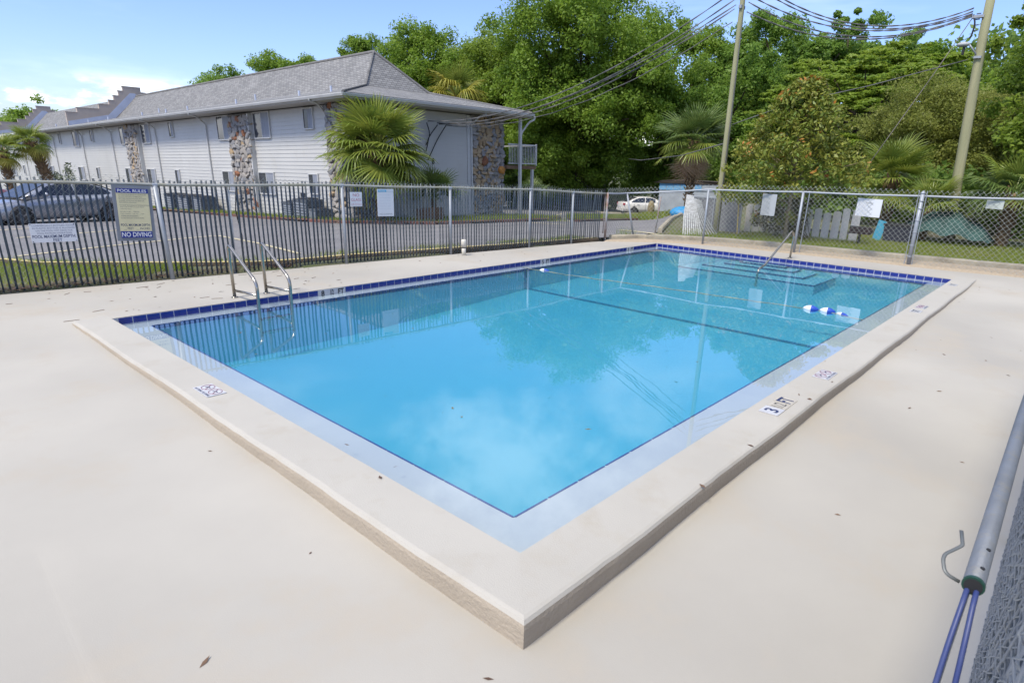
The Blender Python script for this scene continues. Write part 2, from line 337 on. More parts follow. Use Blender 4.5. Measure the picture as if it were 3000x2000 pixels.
# ------------------------------------------------------------------ ground, lot, deck
def grid_sheet(name, xs, ys, zf, m, kind='structure', keep=None):
    xs, ys = list(xs), list(ys); V = [(x, y, zf(x, y)) for y in ys for x in xs]; n = len(xs); F = []
    for j in range(len(ys) - 1):
        for i in range(n - 1):
            if keep and not keep((xs[i] + xs[i + 1]) / 2, (ys[j] + ys[j + 1]) / 2): continue
            F.append((j * n + i, j * n + i + 1, (j + 1) * n + i + 1, (j + 1) * n + i))
    q = MB(); q.v = V; q.f = F; o = q.build(name, m, smooth=True); o['kind'] = kind; return o
def frange(a, b, st): return list(np.arange(a, b + st * 0.5, st))
KR = [(11.75, 7.62), (12.5, 7.3), (13.3, 6.5), (13.85, 5.3), (14.05, 4.2), (14.25, 2.7), (14.62, 0.45), (14.86, -0.9), (15.3, -6)]
def ground_z(x, y):
    ex = float(np.interp(-y, [-7.62, -7.3, -6.5, -5.3, -4.2, -2.7, -.45, .9, 6], [11.75, 12.5, 13.3, 13.85, 14.05, 14.25, 14.62, 14.86, 15.3]))
    inside = -7.5 < x < ex and -2.1 < y < min(7.7, fence_y(x) - 0.02) if x > 11 else (-7.5 < x and (-2.1 if x > -1.6 else -5.5) < y < fence_y(x) - 0.02)
    if 0 <= x <= 12 and 0 <= y <= 6.5: return -2.6
    return -0.26 if inside else gz(x, y) - 0.02
gx = [-900, -300, -120, -60, -30, -15] + frange(-9, 30, 0.5) + frange(32, 80, 3) + [100, 150, 300, 900]
gy = [-900, -300, -100, -40, -20, -12] + frange(-8, 34, 0.5) + frange(36, 90, 3) + [110, 160, 300, 900]
grid_sheet('ground', gx, gy, ground_z, yard_m)
# asphalt parking lot: everything beyond the left fence kerb, up to building and far kerbs
def kerb_left_y(x): return float(np.interp(x, [-9, -0.6, -0.05, 0.27, 1.19, 2.0, 2.84, 3.54, 4.68, 8.33, 12.3], [15.6, 13.8, 12.94, 11.87, 10.83, 9.9, 9.15, 8.98, 8.92, 8.28, 7.75]))
def lot_y0(x):
    if x < 11.9: return kerb_left_y(x) + 0.02
    return float(np.interp(x, [11.9, 12.6, 14.2, 21.5, 24, 28, 33, 34, 39, 48, 75], [7.80, 7.62, 7.75, 11.35, 12.35, 15.15, 19.15, 23.9, 28.4, 37.9, 60]))
lx = frange(-40, -10, 3) + frange(-9, 12, 0.3) + frange(12.2, 36, 0.4) + frange(39, 75, 3); q = MB(); rows = [0, .4, .8, 1.3, 2, 3, 4, 5, 6, 7, 8, 9, 10, 11, 12, 13, 14, 15.5, 17, 19, 22, 26, 32, 42, 56]
for x in lx:
    for d_ in rows: y = lot_y0(x) + d_; q.v.append((x, y, gz(x, y) + 0.012))
for i in range(len(lx) - 1):
    for k in range(len(rows) - 1): a_ = i * len(rows) + k; q.f.append((a_, a_ + len(rows), a_ + len(rows) + 1, a_ + 1))
lot = q.build('parking_lot', asphalt_m, smooth=True); lot['kind'] = 'structure'
# pool deck sheet: near sides lie lower than the coping, far sides flush with it
def deck_z(x, y):
    tl = min(1, max(0, (W_ - y) / W_)); tr = min(1, max(0, (L_ - x) / L_))
    if x < -0.2 and y < W_: z = -(0.05 + 0.11 * tl)
    elif y < -0.2 and x < L_: z = -(0.05 + 0.11 * tr)
    elif y >= W_ and x < 0.3: z = -0.05 * (1 - sm(0, 0.7, y - W_)) * (1 - sm(-0.4, 0.0, x))
    elif x >= L_ and y < 0.3: z = -0.05 * (1 - sm(0, 0.7, x - L_)) * (1 - sm(-0.4, 0.0, y))
    else: z = 0.0
    return z + 0.004 * math.sin(x * 1.7 + y * 0.6) * (1 if z < -0.02 else 0)
def ymax(x):
    return fence_y(x) - 0.03 if x < 11.2 else float(np.interp(x, [11.2, 11.5, 12.0, 12.54, 13.0, 13.24, 13.4, 13.5, 13.75, 13.8], [7.73, 7.5, 7.1, 6.53, 5.7, 5.07, 2.46, 0.25, -1.0, -6]))
q = MB()
def patch(xs, yfun, nrow):
    o = len(q.v)
    for x in xs:
        y0, y1 = yfun(x)
        for k in range(nrow + 1):
            y = y0 + (y1 - y0) * k / nrow; q.v.append((x, y, deck_z(x, y)))
    for i in range(len(xs) - 1):
        for k in range(nrow):
            a = o + i * (nrow + 1) + k; q.f.append((a, a + nrow + 1, a + nrow + 2, a + 1))
e = 0.001
patch(frange(-9, -0.5, 0.5) + [-0.4, -0.3, -0.2, -0.1, 0.0] + frange(0.5, 12, 0.25) + [L_], lambda x: (W_, ymax(x)), 12)
patch(frange(-9, -2, 0.5) + [-1.75, -1.65] + frange(-1.5, -.5, .5) + [-0.34], lambda x: (-6 if x < -1.7 else -2.0, W_), 40)
patch([-0.34] + frange(0, 12, 0.5) + [L_], lambda x: (-2.0, -0.33), 24)
patch([L_, 12.35, 12.45, 12.54, 12.7, 12.85, 13.0, 13.12, 13.24, 13.32, 13.4, 13.45, 13.5, 13.6, 13.68, 13.75, 13.79], lambda x: (-2.0, ymax(x)), 60)
deck = q.build('pool_deck', deck_m, smooth=True); deck['kind'] = 'structure'
# tan paver strip and kerb on the right, kerb on the left
kr = [(11.75, 7.62), (12.5, 7.3), (13.3, 6.5), (13.85, 5.3), (14.05, 4.2), (14.25, 2.7), (14.62, 0.45), (14.86, -0.9), (15.3, -6)]
def resample(pts, st):
    out = [Vector(pts[0])]
    for a, b in zip(pts, pts[1:]):
        a, b = Vector(a), Vector(b); n = max(1, int((b - a).length / st))
        out += [a.lerp(b, k / n) for k in range(1, n + 1)]
    return out
de = [(11.35, 7.62), (11.5, 7.42), (12.0, 7.0), (12.54, 6.43), (12.95, 5.65), (13.18, 5.05), (13.34, 2.46), (13.44, 0.25), (13.69, -1.0), (13.74, -6)]
def evenly(pts, n):
    pts = [Vector(p) for p in pts]; ac = [0]
    for a, b in zip(pts, pts[1:]): ac.append(ac[-1] + (b - a).length)
    t = np.linspace(0, ac[-1], n); return list(zip(np.interp(t, ac, [p.x for p in pts]), np.interp(t, ac, [p.y for p in pts])))
q = MB(); n_ = 60
for (ax_, ay_), (bx_, by_) in zip(evenly(de, n_), evenly(kr, n_)):
    for f in (0, .3, .6, 1): q.v.append((ax_ + (bx_ + .06 - ax_) * f, ay_ + (by_ + .06 - ay_) * f, -0.006 + .035 * min(1, f * 3)))
for i in range(n_ - 1):
    for k in range(3): q.f.append((4 * i + k, 4 * i + k + 1, 4 * i + k + 5, 4 * i + k + 4))
q.build('paver_strip', gravel_m, smooth=True)['kind'] = 'structure'
def kerb(name, pts, wd, zb, zt, m, jitter=0.012, st=0.25, side=1):
    P = resample(pts, st); q = MB(); n = len(P)
    for i, p in enumerate(P):
        t = (P[min(i + 1, n - 1)] - P[max(0, i - 1)]).normalized(); nn = Vector((-t.y, t.x)) * side
        j = rnd.uniform(-jitter, jitter); z0, z1 = (zb(p), zt(p))
        prof = [(j, z0), (0.01 + j, z1 - 0.03), (0.035, z1 + rnd.uniform(-1, 1) * jitter * 0.4), (wd - 0.03, z1 + rnd.uniform(-1, 1) * jitter * 0.4), (wd, z1 - 0.03), (wd, z0)]
        for d, z in prof: q.v.append((p.x + nn.x * d, p.y + nn.y * d, z))
    for i in range(n - 1):
        for k in range(5): q.f.append((i * 6 + k, i * 6 + k + 1, (i + 1) * 6 + k + 1, (i + 1) * 6 + k))
    q.f += [tuple(range(6))[::-1], tuple((n - 1) * 6 + k for k in range(6))]
    return q.build(name, m)
k = kerb('kerb', kr, 0.17, lambda p: -0.06, lambda p: 0.14, curb_m); tag(k, 'weathered tan concrete kerb curving outside the right hand chain link fence', 'kerb')
kl = [(x, kerb_left_y(x) - 0.16) for x in (-9, -0.6, -0.05, 0.27, 0.7, 1.19, 2.0, 2.84, 3.54, 4.68, 6.0, 8.33, 11.3)]
k = kerb('kerb', kl, 0.18, lambda p: -0.30, lambda p: gz(p.x, p.y) + 0.035, dcurb_m); tag(k, 'dark brown kerb with worn yellow top along the parking lot edge behind the left fence', 'kerb')
q = MB(); P = resample(kl, 0.25)
for i, p in enumerate(P):
    t = (P[min(i + 1, len(P) - 1)] - P[max(0, i - 1)]).normalized(); nn = Vector((-t.y, t.x))
    for d in (0.03, 0.16): q.v.append((p.x + nn.x * d, p.y + nn.y * d, gz(p.x, p.y) + 0.045))
for i in range(len(P) - 1): q.f.append((2 * i, 2 * i + 1, 2 * i + 3, 2 * i + 2))
o = q.build('painted_top', ycurb_m, k)
# kerbs round the building lawn and the parking island
bl = [(21.6, 17.4), (19.4, 16.15), (18.0, 16.35), (15.5, 16.7), (13.5, 17.0), (12.2, 18.6), (11.0, 20.4), (10.7, 24), (10.7, 29), (10.9, 40), (11.2, 60), (11.4, 75)]
o = kerb('kerb', bl, 0.15, lambda p: gz(p.x, p.y) - 0.1, lambda p: gz(p.x, p.y) + 0.13, redcurb_m, side=-1, st=0.5); tag(o, 'faded red painted kerb in front of the grey apartment building', 'kerb')
isl = [(19.6, 14.85), (21.8, 14.95), (24.4, 14.8), (27.2, 17.0), (24.7, 19.6), (21.5, 16.9), (19.6, 14.85)]
o = kerb('kerb', isl, 0.15, lambda p: gz(p.x, p.y) - 0.1, lambda p: gz(p.x, p.y) + 0.11, redcurb_m, side=1, st=0.5); tag(o, 'red kerb ring round the small grass island in the parking lot', 'kerb')
fk = [(14.4, 7.85), (17.5, 9.4), (21.5, 11.4), (24, 12.4), (28, 15.2), (33, 19.2), (34, 24), (39, 28.5), (48, 38)]
o = kerb('kerb', fk, 0.15, lambda p: gz(p.x, p.y) - 0.1, lambda p: gz(p.x, p.y) + 0.12, curb_m, side=-1, st=0.6); tag(o, 'pale far kerb at the back edge of the parking lot by the white car', 'kerb')
def lawn(name, poly, h=0.06, st=0.5):
    """soil bed inside a kerb, following the ground"""
    xs = [p[0] for p in poly]; ys = [p[1] for p in poly]
    def inside(x, y):
        c = False; n = len(poly)
        for i in range(n):
            (x1, y1), (x2, y2) = poly[i], poly[(i + 1) % n]
            if (y1 > y) != (y2 > y) and x < (x2 - x1) * (y - y1) / (y2 - y1) + x1: c = not c
        return c
    grid_sheet(name, frange(min(xs), max(xs), st), frange(min(ys), max(ys), st), lambda x, y: gz(x, y) + h, yard_m, keep=inside)
    return inside
in_isl = lawn('island_soil', isl, 0.07, 0.35)
blp = bl + [(12.4, 75), (12.4, 20.6), (22.5, 20.6)]
in_bl = lawn('building_lawn_soil', blp, 0.09, 0.4)
# yellow parking lines (painted sheets a few mm above the asphalt)
def pline(a, b, wd=0.10):
    a, b = Vector(a), Vector(b); n = max(2, int((b - a).length / 0.4)); t = (b - a).normalized(); nn = Vector((-t.y, t.x)) * wd / 2; q = MB()
    for k in range(n + 1):
        p = a.lerp(b, k / n); z = gz(p.x, p.y) + 0.026
        q.v += [(p.x - nn.x, p.y - nn.y, z), (p.x + nn.x, p.y + nn.y, z)]
    for k in range(n): q.f.append((2 * k, 2 * k + 1, 2 * k + 3, 2 * k + 2))
    q.build('parking_line', ypaint_m)['kind'] = 'structure'
for a, b in (((0.31, 13.53), (2.27, 14.66)), ((2.27, 14.66), (5.06, 16.0)), ((5.06, 16.0), (4.71, 12.91)), ((4.71, 12.91), (4.15, 9.9)), ((1.2, 18.9), (3.9, 20.2)), ((-3.6, 15.9), (0.3, 18.4)), ((-1, 21.8), (3, 23.6)),
             ((14.1, 9.0), (13.8, 8.0)), ((13.8, 8.0), (13.75, 7.45)), ((17.4, 15.7), (17.2, 13.6)), ((19.1, 15.8), (19.75, 15.0)), ((24.7, 20.5), (29, 23.4))):
    pline(a, b, 0.10 if b[0] < 12 else 0.16)

# ------------------------------------------------------------------ swimming pool
pool = thing('swimming_pool', 'rectangular blue water pool with cobalt tile band and raised cream coping', 'swimming pool', (0, 0, 0))
LE = dict(x0=0.32, y0=0.345, x1=12.06, y1=6.34)    # inner edge of the shallow white ledge
def floor_z(x):
    return float(np.interp(x, [0, 2.0, 4.0, 7.05, 12.3], [-0.74, -0.74, -0.68, -0.50, -0.40]))
q = MB()
xs = [LE['x0']] + frange(1, 12, 0.5) + [LE['x1']]
for x in xs: q.v += [(x, LE['y0'], floor_z(x)), (x, LE['y1'], floor_z(x))]
for i in range(len(xs) - 1): q.f.append((2 * i, 2 * i + 2, 2 * i + 3, 2 * i + 1))
for yy in ('y0', 'y1'):
    o = len(q.v)
    for x in xs: q.v += [(x, LE[yy], floor_z(x)), (x, LE[yy], ZW - 0.03)]
    for i in range(len(xs) - 1): q.f.append((o + 2 * i, o + 2 * i + 1, o + 2 * i + 3, o + 2 * i + 2))
for x in (LE['x0'], LE['x1']):
    q.add([(x, LE['y0'], floor_z(x)), (x, LE['y1'], floor_z(x)), (x, LE['y1'], ZW - 0.03), (x, LE['y0'], ZW - 0.03)], [(0, 1, 2, 3)])
q.build('basin', plaster_m, pool)
q = MB(); zl = ZW - 0.018
q.box((-0.02, -0.02, zl - 0.05), (LE['x0'], W_ + 0.02, zl)); q.box((LE['x0'], -0.02, zl - 0.05), (L_ + 0.02, LE['y0'], zl))
q.box((LE['x0'], LE['y1'], zl - 0.05), (L_ + 0.02, W_ + 0.02, zl)); q.box((LE['x1'], LE['y0'], zl - 0.05), (L_ + 0.02, LE['y1'], zl))
q.build('ledge', ledge_m, pool)
q = MB(); a = 0.007; z0, z1 = zl - 0.05, zl + 0.003
x0, x1, y0, y1 = LE['x0'], LE['x1'], LE['y0'], LE['y1']
for lo, hi in (((x0 - a, y0, z0), (x0 + 0.006, y1, z1)), ((x0, y0 - a, z0), (x1, y0 + 0.006, z1)), ((x0, y1 - 0.006, z0), (x1, y1 + a, z1)), ((x1 - 0.006, y0, z0), (x1 + a, y1, z1))):
    n = int(max(hi[0] - lo[0], hi[1] - lo[1]) / 0.305)
    for k in range(n):
        f0, f1 = k / n + 0.0008, (k + 1) / n - 0.0008
        if hi[0] - lo[0] > hi[1] - lo[1]: q.box((lo[0] + (hi[0] - lo[0]) * f0, lo[1], lo[2]), (lo[0] + (hi[0] - lo[0]) * f1, hi[1], hi[2]))
        else: q.box((lo[0], lo[1] + (hi[1] - lo[1]) * f0, lo[2]), (hi[0], lo[1] + (hi[1] - lo[1]) * f1, hi[2]))
tr_ = q.build('edge_trim', trim_m, pool); tr_['kind'] = 'stuff'
# grout wall behind the tiles
q = MB(); q.box((-0.3, W_ - 0.0035, zl - 0.04), (L_ + 0.2, W_ + 0.05, -0.006)); q.box((L_ - 0.0035, -0.3, zl - 0.04), (L_ + 0.05, W_ - 0.0035, -0.006)); q.build('tile_bed', grout_m, pool)
# blue line at the slope break
q = MB(); q.box((7.0, y0, floor_z(7.05) + 0.002), (7.09, y1, floor_z(7.05) + 0.008)); q.box((6.93, y1 - 0.006, floor_z(7.05)), (7.01, y1 - 0.002, zl - 0.05)); q.build('slope_line', trim_m, pool)
# tiles, one by one
tile_w = 0.1524
TM = MB().box((-0.0712, -0.006, -0.074), (0.0712, 0.006, 0)).mesh('tile', tile_m)
TW = MB().box((-0.0735, -0.006, -0.082), (0.0735, 0.006, 0)).mesh('depth_tile', whitetile_m)
TC_ = MB().box((-0.0735, -0.006, -0.082), (0.0735, 0.006, 0)).mesh('depth_tile', cream_m)
mark = {}
def put_marks(start, letters):
    i = int(round(start / tile_w))
    for k, ch in enumerate(letters): mark[i + k] = ch
put_marks(2.60, ['8', '½', 'FT']); put_marks(7.61, ['5', 'FT']); put_marks(10.81, ['3', 'FT'])
for i in range(int(L_ / tile_w)):
    x = (i + 0.5) * tile_w + 0.045
    if i in mark:
        t = link('depth_marker_tile', TW, pool, (x, W_, -0.008))
        tx = text_mesh('1/2' if mark[i] == '½' else mark[i], 0.10 if len(mark[i]) > 1 else 0.055, 0.085, black_m, bold=0.03)
        link('numeral', tx, t, (0, -0.0075, -0.05))
    else: link('tile', TM, pool, (x + rnd.uniform(-.001, .001), W_, -0.008 + rnd.uniform(-.0015, .0015)), (rnd.uniform(-.02, .02), 0, rnd.uniform(-.012, .012)))
for i in range(int(W_ / tile_w)):
    y = W_ - (i + 0.5) * tile_w - 0.02
    link('tile', TM, pool, (L_, y, -0.008 + rnd.uniform(-.0015, .0015)), (0, rnd.uniform(-.01, .01), -math.pi / 2 + rnd.uniform(-.012, .012)))
# coping beam, one L shaped body with uneven outer edge
q = MB()
def arm(P, inn, outv, flip):
    """P: points along inner edge; outv: outward unit vectors per point (scaled at mitre)"""
    o = len(q.v); n = len(P)
    for i, (p, ov) in enumerate(zip(P, outv)):
        j = (0.006 * math.sin(i * 0.35) + 0.004 * math.sin(i * 0.13 + 1) + rnd.uniform(-0.0025, 0.0025)) if 0 < i < n else 0
        zj = rnd.uniform(-.001, .001)
        for d, z in ((0.0, -0.15), (0.0, -0.014), (0.012, 0.0 + zj), (0.335 + j, 0.0 + zj), (0.353 + j, -0.006), (0.364 + j, -0.022), (0.366 + j, -0.05), (0.345 + j * 0.4, -0.30)):
            q.v.append((p[0] + ov[0] * d, p[1] + ov[1] * d, z))
    for i in range(n - 1):
        for k in range(7):
            f = (o + i * 8 + k, o + i * 8 + k + 1, o + (i + 1) * 8 + k + 1, o + (i + 1) * 8 + k); q.f.append(f if flip else f[::-1])
    q.f += [tuple(o + k for k in range(8)), tuple(o + (n - 1) * 8 + k for k in range(8))]
ysl = frange(0, 6.74, 0.12); arm([(0, y) for y in ysl], None, [(-1, -1) if i == 0 else (-1, 0) for i, y in enumerate(ysl)], True)
xsl = frange(0, 12.74, 0.12); arm([(x, 0) for x in xsl], None, [(-1, -1) if i == 0 else (0, -1) for i, x in enumerate(xsl)], False)
cp = q.build('coping', coping_m, pool); cp.data.materials.append(mat('coping_face', (0.385, 0.325, 0.25), 0.9, var=0.8, vscale=2.5, col2=(0.33, 0.28, 0.215), bump=0.4, bscale=45))
for f_ in cp.data.polygons:
    zs = [cp.data.vertices[v].co for v in f_.vertices]
    if (min(v.z for v in zs) < -0.2 or (max(v.z for v in zs) < -0.018 and min(v.z for v in zs) > -0.06)) and len(zs) == 4: f_.material_index = 1

# depth and no-diving marks lying on the coping
def flat_text(s, x, y, wd, ht, m, parent, rz=0.0, bold=0.02, z=0.0066):
    me = text_mesh(s, wd, ht, m, bold=bold); return link('lettering', me, parent, (x, y, z), (-math.pi / 2, 0, rz))
def plate(x, y, wx, wy, m, name='depth_marker_tile'):
    q = MB().box((-wx / 2, -wy / 2, 0), (wx / 2, wy / 2, 0.006)); o = link(name, q.mesh(name, m), pool, (x, y, 0.0005)); return o
t = plate(2.885, -0.175, 0.165, 0.16, whitetile_m); flat_text('3', 0, 0, 0.075, 0.115, navy_m, t, 0)
t = plate(3.045, -0.175, 0.14, 0.155, cream_m); flat_text('1/2', 0, 0, 0.105, 0.10, black_m, t, 0, 0)
t = plate(3.20, -0.172, 0.145, 0.155, cream_m); flat_text('FT', 0, 0, 0.125, 0.125, navy_m, t, 0, 0.03)
def no_diving(x, y, rz, sc=1.0):
    t = plate(x, y, 0.30 * sc, 0.155 * sc, whitetile_m, 'no_diving_tile'); t.rotation_euler.z = rz
    q = MB()
    for cx in (-0.072, 0.072):
        P = [(cx * sc + 0.058 * sc * math.cos(a) , 0.018 * sc + 0.052 * sc * math.sin(a), 0.0072) for a in np.linspace(0, 2 * math.pi, 17)]
        q.tube(P, 0.0024 * sc, 4); q.tube([(cx * sc - 0.036 * sc, 0.018 * sc + 0.036 * sc, 0.0072), (cx * sc + 0.036 * sc, 0.018 * sc - 0.036 * sc, 0.0072)], 0.0024 * sc, 4)
    s = q.build('prohibition_ring', red_m, t, world=False)
    q = MB()
    for cx in (-0.072, 0.072): q.tube([((cx - 0.02) * sc, 0.005, 0.0068), ((cx + 0.005) * sc, 0.025 * sc, 0.0068), ((cx + 0.03) * sc, 0.022 * sc, 0.0068)], 0.004 * sc, 4)
    q.build('diver_symbol', navy_m, t, world=False)['kind'] = 'stuff'
    flat_text('NO DIVING  NO DIVING', 0, -0.058 * sc, 0.27 * sc, 0.024 * sc, navy_m, t)
no_diving(4.22, -0.18, 0.0); no_diving(-0.175, 3.40, -math.pi / 2)
no_diving(8.76, -0.16, 0, 0.9)
t = plate(8.34, -0.165, 0.20, 0.14, whitetile_m); flat_text('5 FT', 0, 0, 0.17, 0.10, black_m, t, 0, 0.03)
t = plate(11.52, -0.14, 0.22, 0.13, whitetile_m); flat_text('3 FT', 0, 0, 0.17, 0.09, black_m, t, 0, 0.03)
# entry steps at the far right wall
for xf, ya, yb, z in ((10.72, 2.03, 5.05, -0.245), (11.2, 2.42, 4.7, -0.205), (11.58, 2.76, 4.35, -0.165), (11.86, 3.05, 4.1, -0.13)):
    q = MB().box((xf, ya, -0.6), (x1 + 0.01, yb, z)); st = q.build('step', plaster_m, pool)
    q = MB(); q.box((xf - 0.004, ya - 0.004, z - 0.02), (xf + 0.022, yb + 0.004, z + 0.003)); q.box((xf, ya - 0.004, z - 0.02), (x1, ya + 0.022, z + 0.003)); q.box((xf, yb - 0.022, z - 0.02), (x1, yb + 0.004, z + 0.003))
    q.build('nosing', trim_m, st)

# water: closed body with fresnel surface and absorption
def make_water():
    m = bpy.data.materials.new('pool_water'); m.use_nodes = True; t = m.node_tree; t.nodes.clear(); L = t.links.new
    out = t.nodes.new('ShaderNodeOutputMaterial'); mx = t.nodes.new('ShaderNodeMixShader'); tr = t.nodes.new('ShaderNodeBsdfTransparent'); gl = t.nodes.new('ShaderNodeBsdfGlossy')
    fr = t.nodes.new('ShaderNodeFresnel'); fr.inputs['IOR'].default_value = 1.5; gl.inputs['Roughness'].default_value = 0.0; gl.inputs[0].default_value = (1, 1, 1, 1)
    tcn = t.nodes.new('ShaderNodeTexCoord'); n = t.nodes.new('ShaderNodeTexNoise'); n.inputs['Scale'].default_value = 2.2; n.inputs['Detail'].default_value = 2
    L(tcn.outputs['Object'], n.inputs['Vector']); b = t.nodes.new('ShaderNodeBump'); b.inputs['Strength'].default_value = 0.03; b.inputs['Distance'].default_value = 0.02
    L(n.outputs['Fac'], b.inputs['Height']); L(b.outputs[0], gl.inputs['Normal']); L(b.outputs[0], fr.inputs['Normal'])
    ge = t.nodes.new('ShaderNodeNewGeometry'); fm = t.nodes.new('ShaderNodeMath'); fm.operation = 'SUBTRACT'; fm.use_clamp = True; L(fr.outputs[0], fm.inputs[0]); L(ge.outputs['Backfacing'], fm.inputs[1])
    L(fm.outputs[0], mx.inputs[0]); L(tr.outputs[0], mx.inputs[1]); L(gl.outputs[0], mx.inputs[2]); L(mx.outputs[0], out.inputs['Surface'])
    va = t.nodes.new('ShaderNodeVolumeAbsorption'); va.inputs['Color'].default_value = (0.0, 0.80, 0.955, 1); va.inputs['Density'].default_value = 0.78
    vs = t.nodes.new('ShaderNodeVolumeScatter'); vs.inputs['Color'].default_value = (0.25, 0.80, 1.0, 1); vs.inputs['Density'].default_value = 0.24
    ad = t.nodes.new('ShaderNodeAddShader'); L(va.outputs[0], ad.inputs[0]); L(vs.outputs[0], ad.inputs[1]); L(ad.outputs[0], out.inputs['Volume']); return m
wat = MB().box((-0.06, -0.06, -2.0), (L_ + 0.0035, W_ + 0.0035, ZW)).build('water', make_water()); wat['kind'] = 'structure'

# ------------------------------------------------------------------ pool furniture
def bend(pts, r=0.09, n=5):
    """round the corners of a polyline"""
    P = [Vector(p) for p in pts]; out = [P[0]]
    for a, b, c in zip(P, P[1:], P[2:]):
        u = (a - b); v = (c - b); d = min(r, u.length * 0.45, v.length * 0.45); p0 = b + u.normalized() * d; p1 = b + v.normalized() * d
        for k in range(n + 1):
            s = k / n; out.append(p0 * (1 - s) ** 2 + b * 2 * s * (1 - s) + p1 * s * s)
    return out + [P[-1]]
t = thing('pool_ladder', 'stainless steel pool ladder with two bent grab rails by the depth marker', 'pool ladder', (1.77, 6.8, 0))
for x, yw in ((1.53, 6.15), (1.98, 6.12)):
    P = bend([(x, 6.82, 0.0), (x, 6.84, 0.73), (x, 6.72, 0.72)], 0.10, 6)[:-1] + bend([(x, 6.74, 0.72), (x + .0, 6.14, 0.30), (x, yw - .02, -0.75)], 0.12, 6)[1:]
    P = bend([(x, 6.82, -0.05), (x, 6.84, 0.74), (x, 6.10, 0.31), (x, 6.12, -0.1), (x, 6.14, -0.42)], 0.11, 7)
    MB().tube(P, 0.0215, 12).build('grab_rail', steel_m, t, True)
    MB().tube([(x, 6.82, 0.10), (x, 6.11, 0.145)], 0.017, 10).build('cross_bar', steel_m, t, True)
    MB().tube([(x, 6.82, 0.0), (x, 6.82, 0.012)], 0.045, 14).build('escutcheon', steel_m, t, True)
for z in (-0.20, -0.38): MB().box((1.55, 6.08, z), (1.96, 6.16, z + 0.025)).build('tread', steel_m, t)
t = thing('pool_handrail', 'bent stainless handrail going down over the pool steps', 'handrail', (12.49, 3.2, 0))
MB().tube(bend([(12.49, 3.2, -0.05), (12.53, 3.2, 0.50), (12.40, 3.2, 0.63), (11.02, 3.2, -0.03), (10.74, 3.2, -0.07), (10.70, 3.2, -0.45)], 0.10, 6), 0.0225, 12).build('rail', steel_m, t, True)
MB().tube([(12.49, 3.2, 0.0), (12.49, 3.2, 0.012)], 0.05, 14).build('escutcheon', steel_m, t, True)
t = thing('float_line', 'thin safety rope with blue and white floats stretched across the pool', 'float line', (7.4, 3.3, ZW))
fl_m = mat('white_float', (0.70, 0.71, 0.74), 0.4); fb_m = mat('blue_float', (0.015, 0.06, 0.36), 0.4); rope_m = mat('dirty_rope', (0.30, 0.30, 0.20), 0.8, var=1.0, vscale=9, col2=(0.08, 0.16, 0.20))
P = [(7.0 + 0.5 * sm(6.2, 2.0, y) + 0.14 * sm(2.6, 1.0, y) - 0.12 * sm(0.8, 0.3, y) + rnd.uniform(-.01, .01), y, ZW - 0.006 + 0.004 * math.sin(y * 9)) for y in frange(0.33, 6.4, 0.12)]
MB().tube(P, 0.008, 6).build('rope', rope_m, t, True)
def flt(p0, p1, r, body, half):
    """football float: white half and blue half"""
    p0, p1 = Vector(p0), Vector(p1); n = 14; pr = [math.sin(math.pi * min(1, max(0.0, (k + 0.35) / (n + 0.7)))) ** 0.7 for k in range(n + 1)]
    pts = [p0.lerp(p1, k / n) for k in range(n + 1)]; h = n // 2
    f = MB().tube(pts[:h + 1], [r * a for a in pr[:h + 1]], 14).build('float', body, t, True)
    MB().tube(pts[h:], [r * a for a in pr[h:]], 14).build('coloured_half', half, f, True)
flt((7.60, 1.19, ZW + 0.012), (7.645, 0.975, ZW + 0.008), 0.052, fl_m, fb_m)
flt((7.645, 0.96, ZW + 0.012), (7.675, 0.745, ZW + 0.008), 0.052, fl_m, fb_m)
flt((7.675, 0.73, ZW), (7.60, 0.55, ZW), 0.028, fl_m, fb_m)
flt((7.02, 6.02, ZW), (7.09, 5.84, ZW), 0.035, fl_m, fb_m)
t = thing('standpipe', 'short off white capped PVC pipe standing on the deck by the left fence', 'pipe', (6.78, 7.94, 0))
MB().tube([(6.78, 7.94, -0.02), (6.78, 7.94, 0.20)], 0.045, 16).build('pipe', pvc_m, t, True)
MB().tube([(6.78, 7.94, 0.17), (6.78, 7.94, 0.30), (6.78, 7.94, 0.325)], [0.054, 0.054, 0.044], 16).build('cap', pvc_m, t, True)
MB().tube([(6.78, 7.94, 0.15), (6.78, 7.94, 0.17)], 0.047, 16).build('band', dark_m, t, True)

# ------------------------------------------------------------------ fences
def chain_mesh(P, top, bot, pitch, r, nside=3, seed=0, amp=0.006, knuckle=0.03):
    """zig-zag wires of chain link between polyline P (xy); top(s), bot(s) heights"""
    rr = random.Random(seed); P = [Vector(p) for p in P]; seg = [(b - a).length for a, b in zip(P, P[1:])]; total = sum(seg)
    def at(s):
        for (a, b), l in zip(zip(P, P[1:]), seg):
            if s <= l or (a, b) == (P[-2], P[-1]): return a.lerp(b, s / l)
            s -= l
    q = MB(); n = int(total / (pitch / 2))
    for i in range(n):
        s = i * pitch / 2; ph = i % 2; zt, zb = top(s), bot(s); k = int((zt - zb) / (pitch * 0.5)); pts = []; dx = rr.uniform(-.0015, .0015)
        for j in range(k + 1):
            z = zt - j * pitch * 0.52; a = at(max(0, min(total, s + dx + (pitch / 4 + 0.002 if (j + ph) % 2 else -pitch / 4 - 0.002) + pitch / 4)))
            nn = 0.004 * (1 if j % 2 else -1)
            pts.append((a.x + nn * .3 + rr.uniform(-amp, amp), a.y + nn + rr.uniform(-amp, amp), z + 0.012 * math.sin(s * 1.3)))
        a = Vector(pts[0]); b = Vector(pts[1]); pts.insert(0, tuple(a + (a - b) * 0.35 * rr.uniform(0.3, 1)))
        q.tube(pts, r, nside, caps=False)
    return q
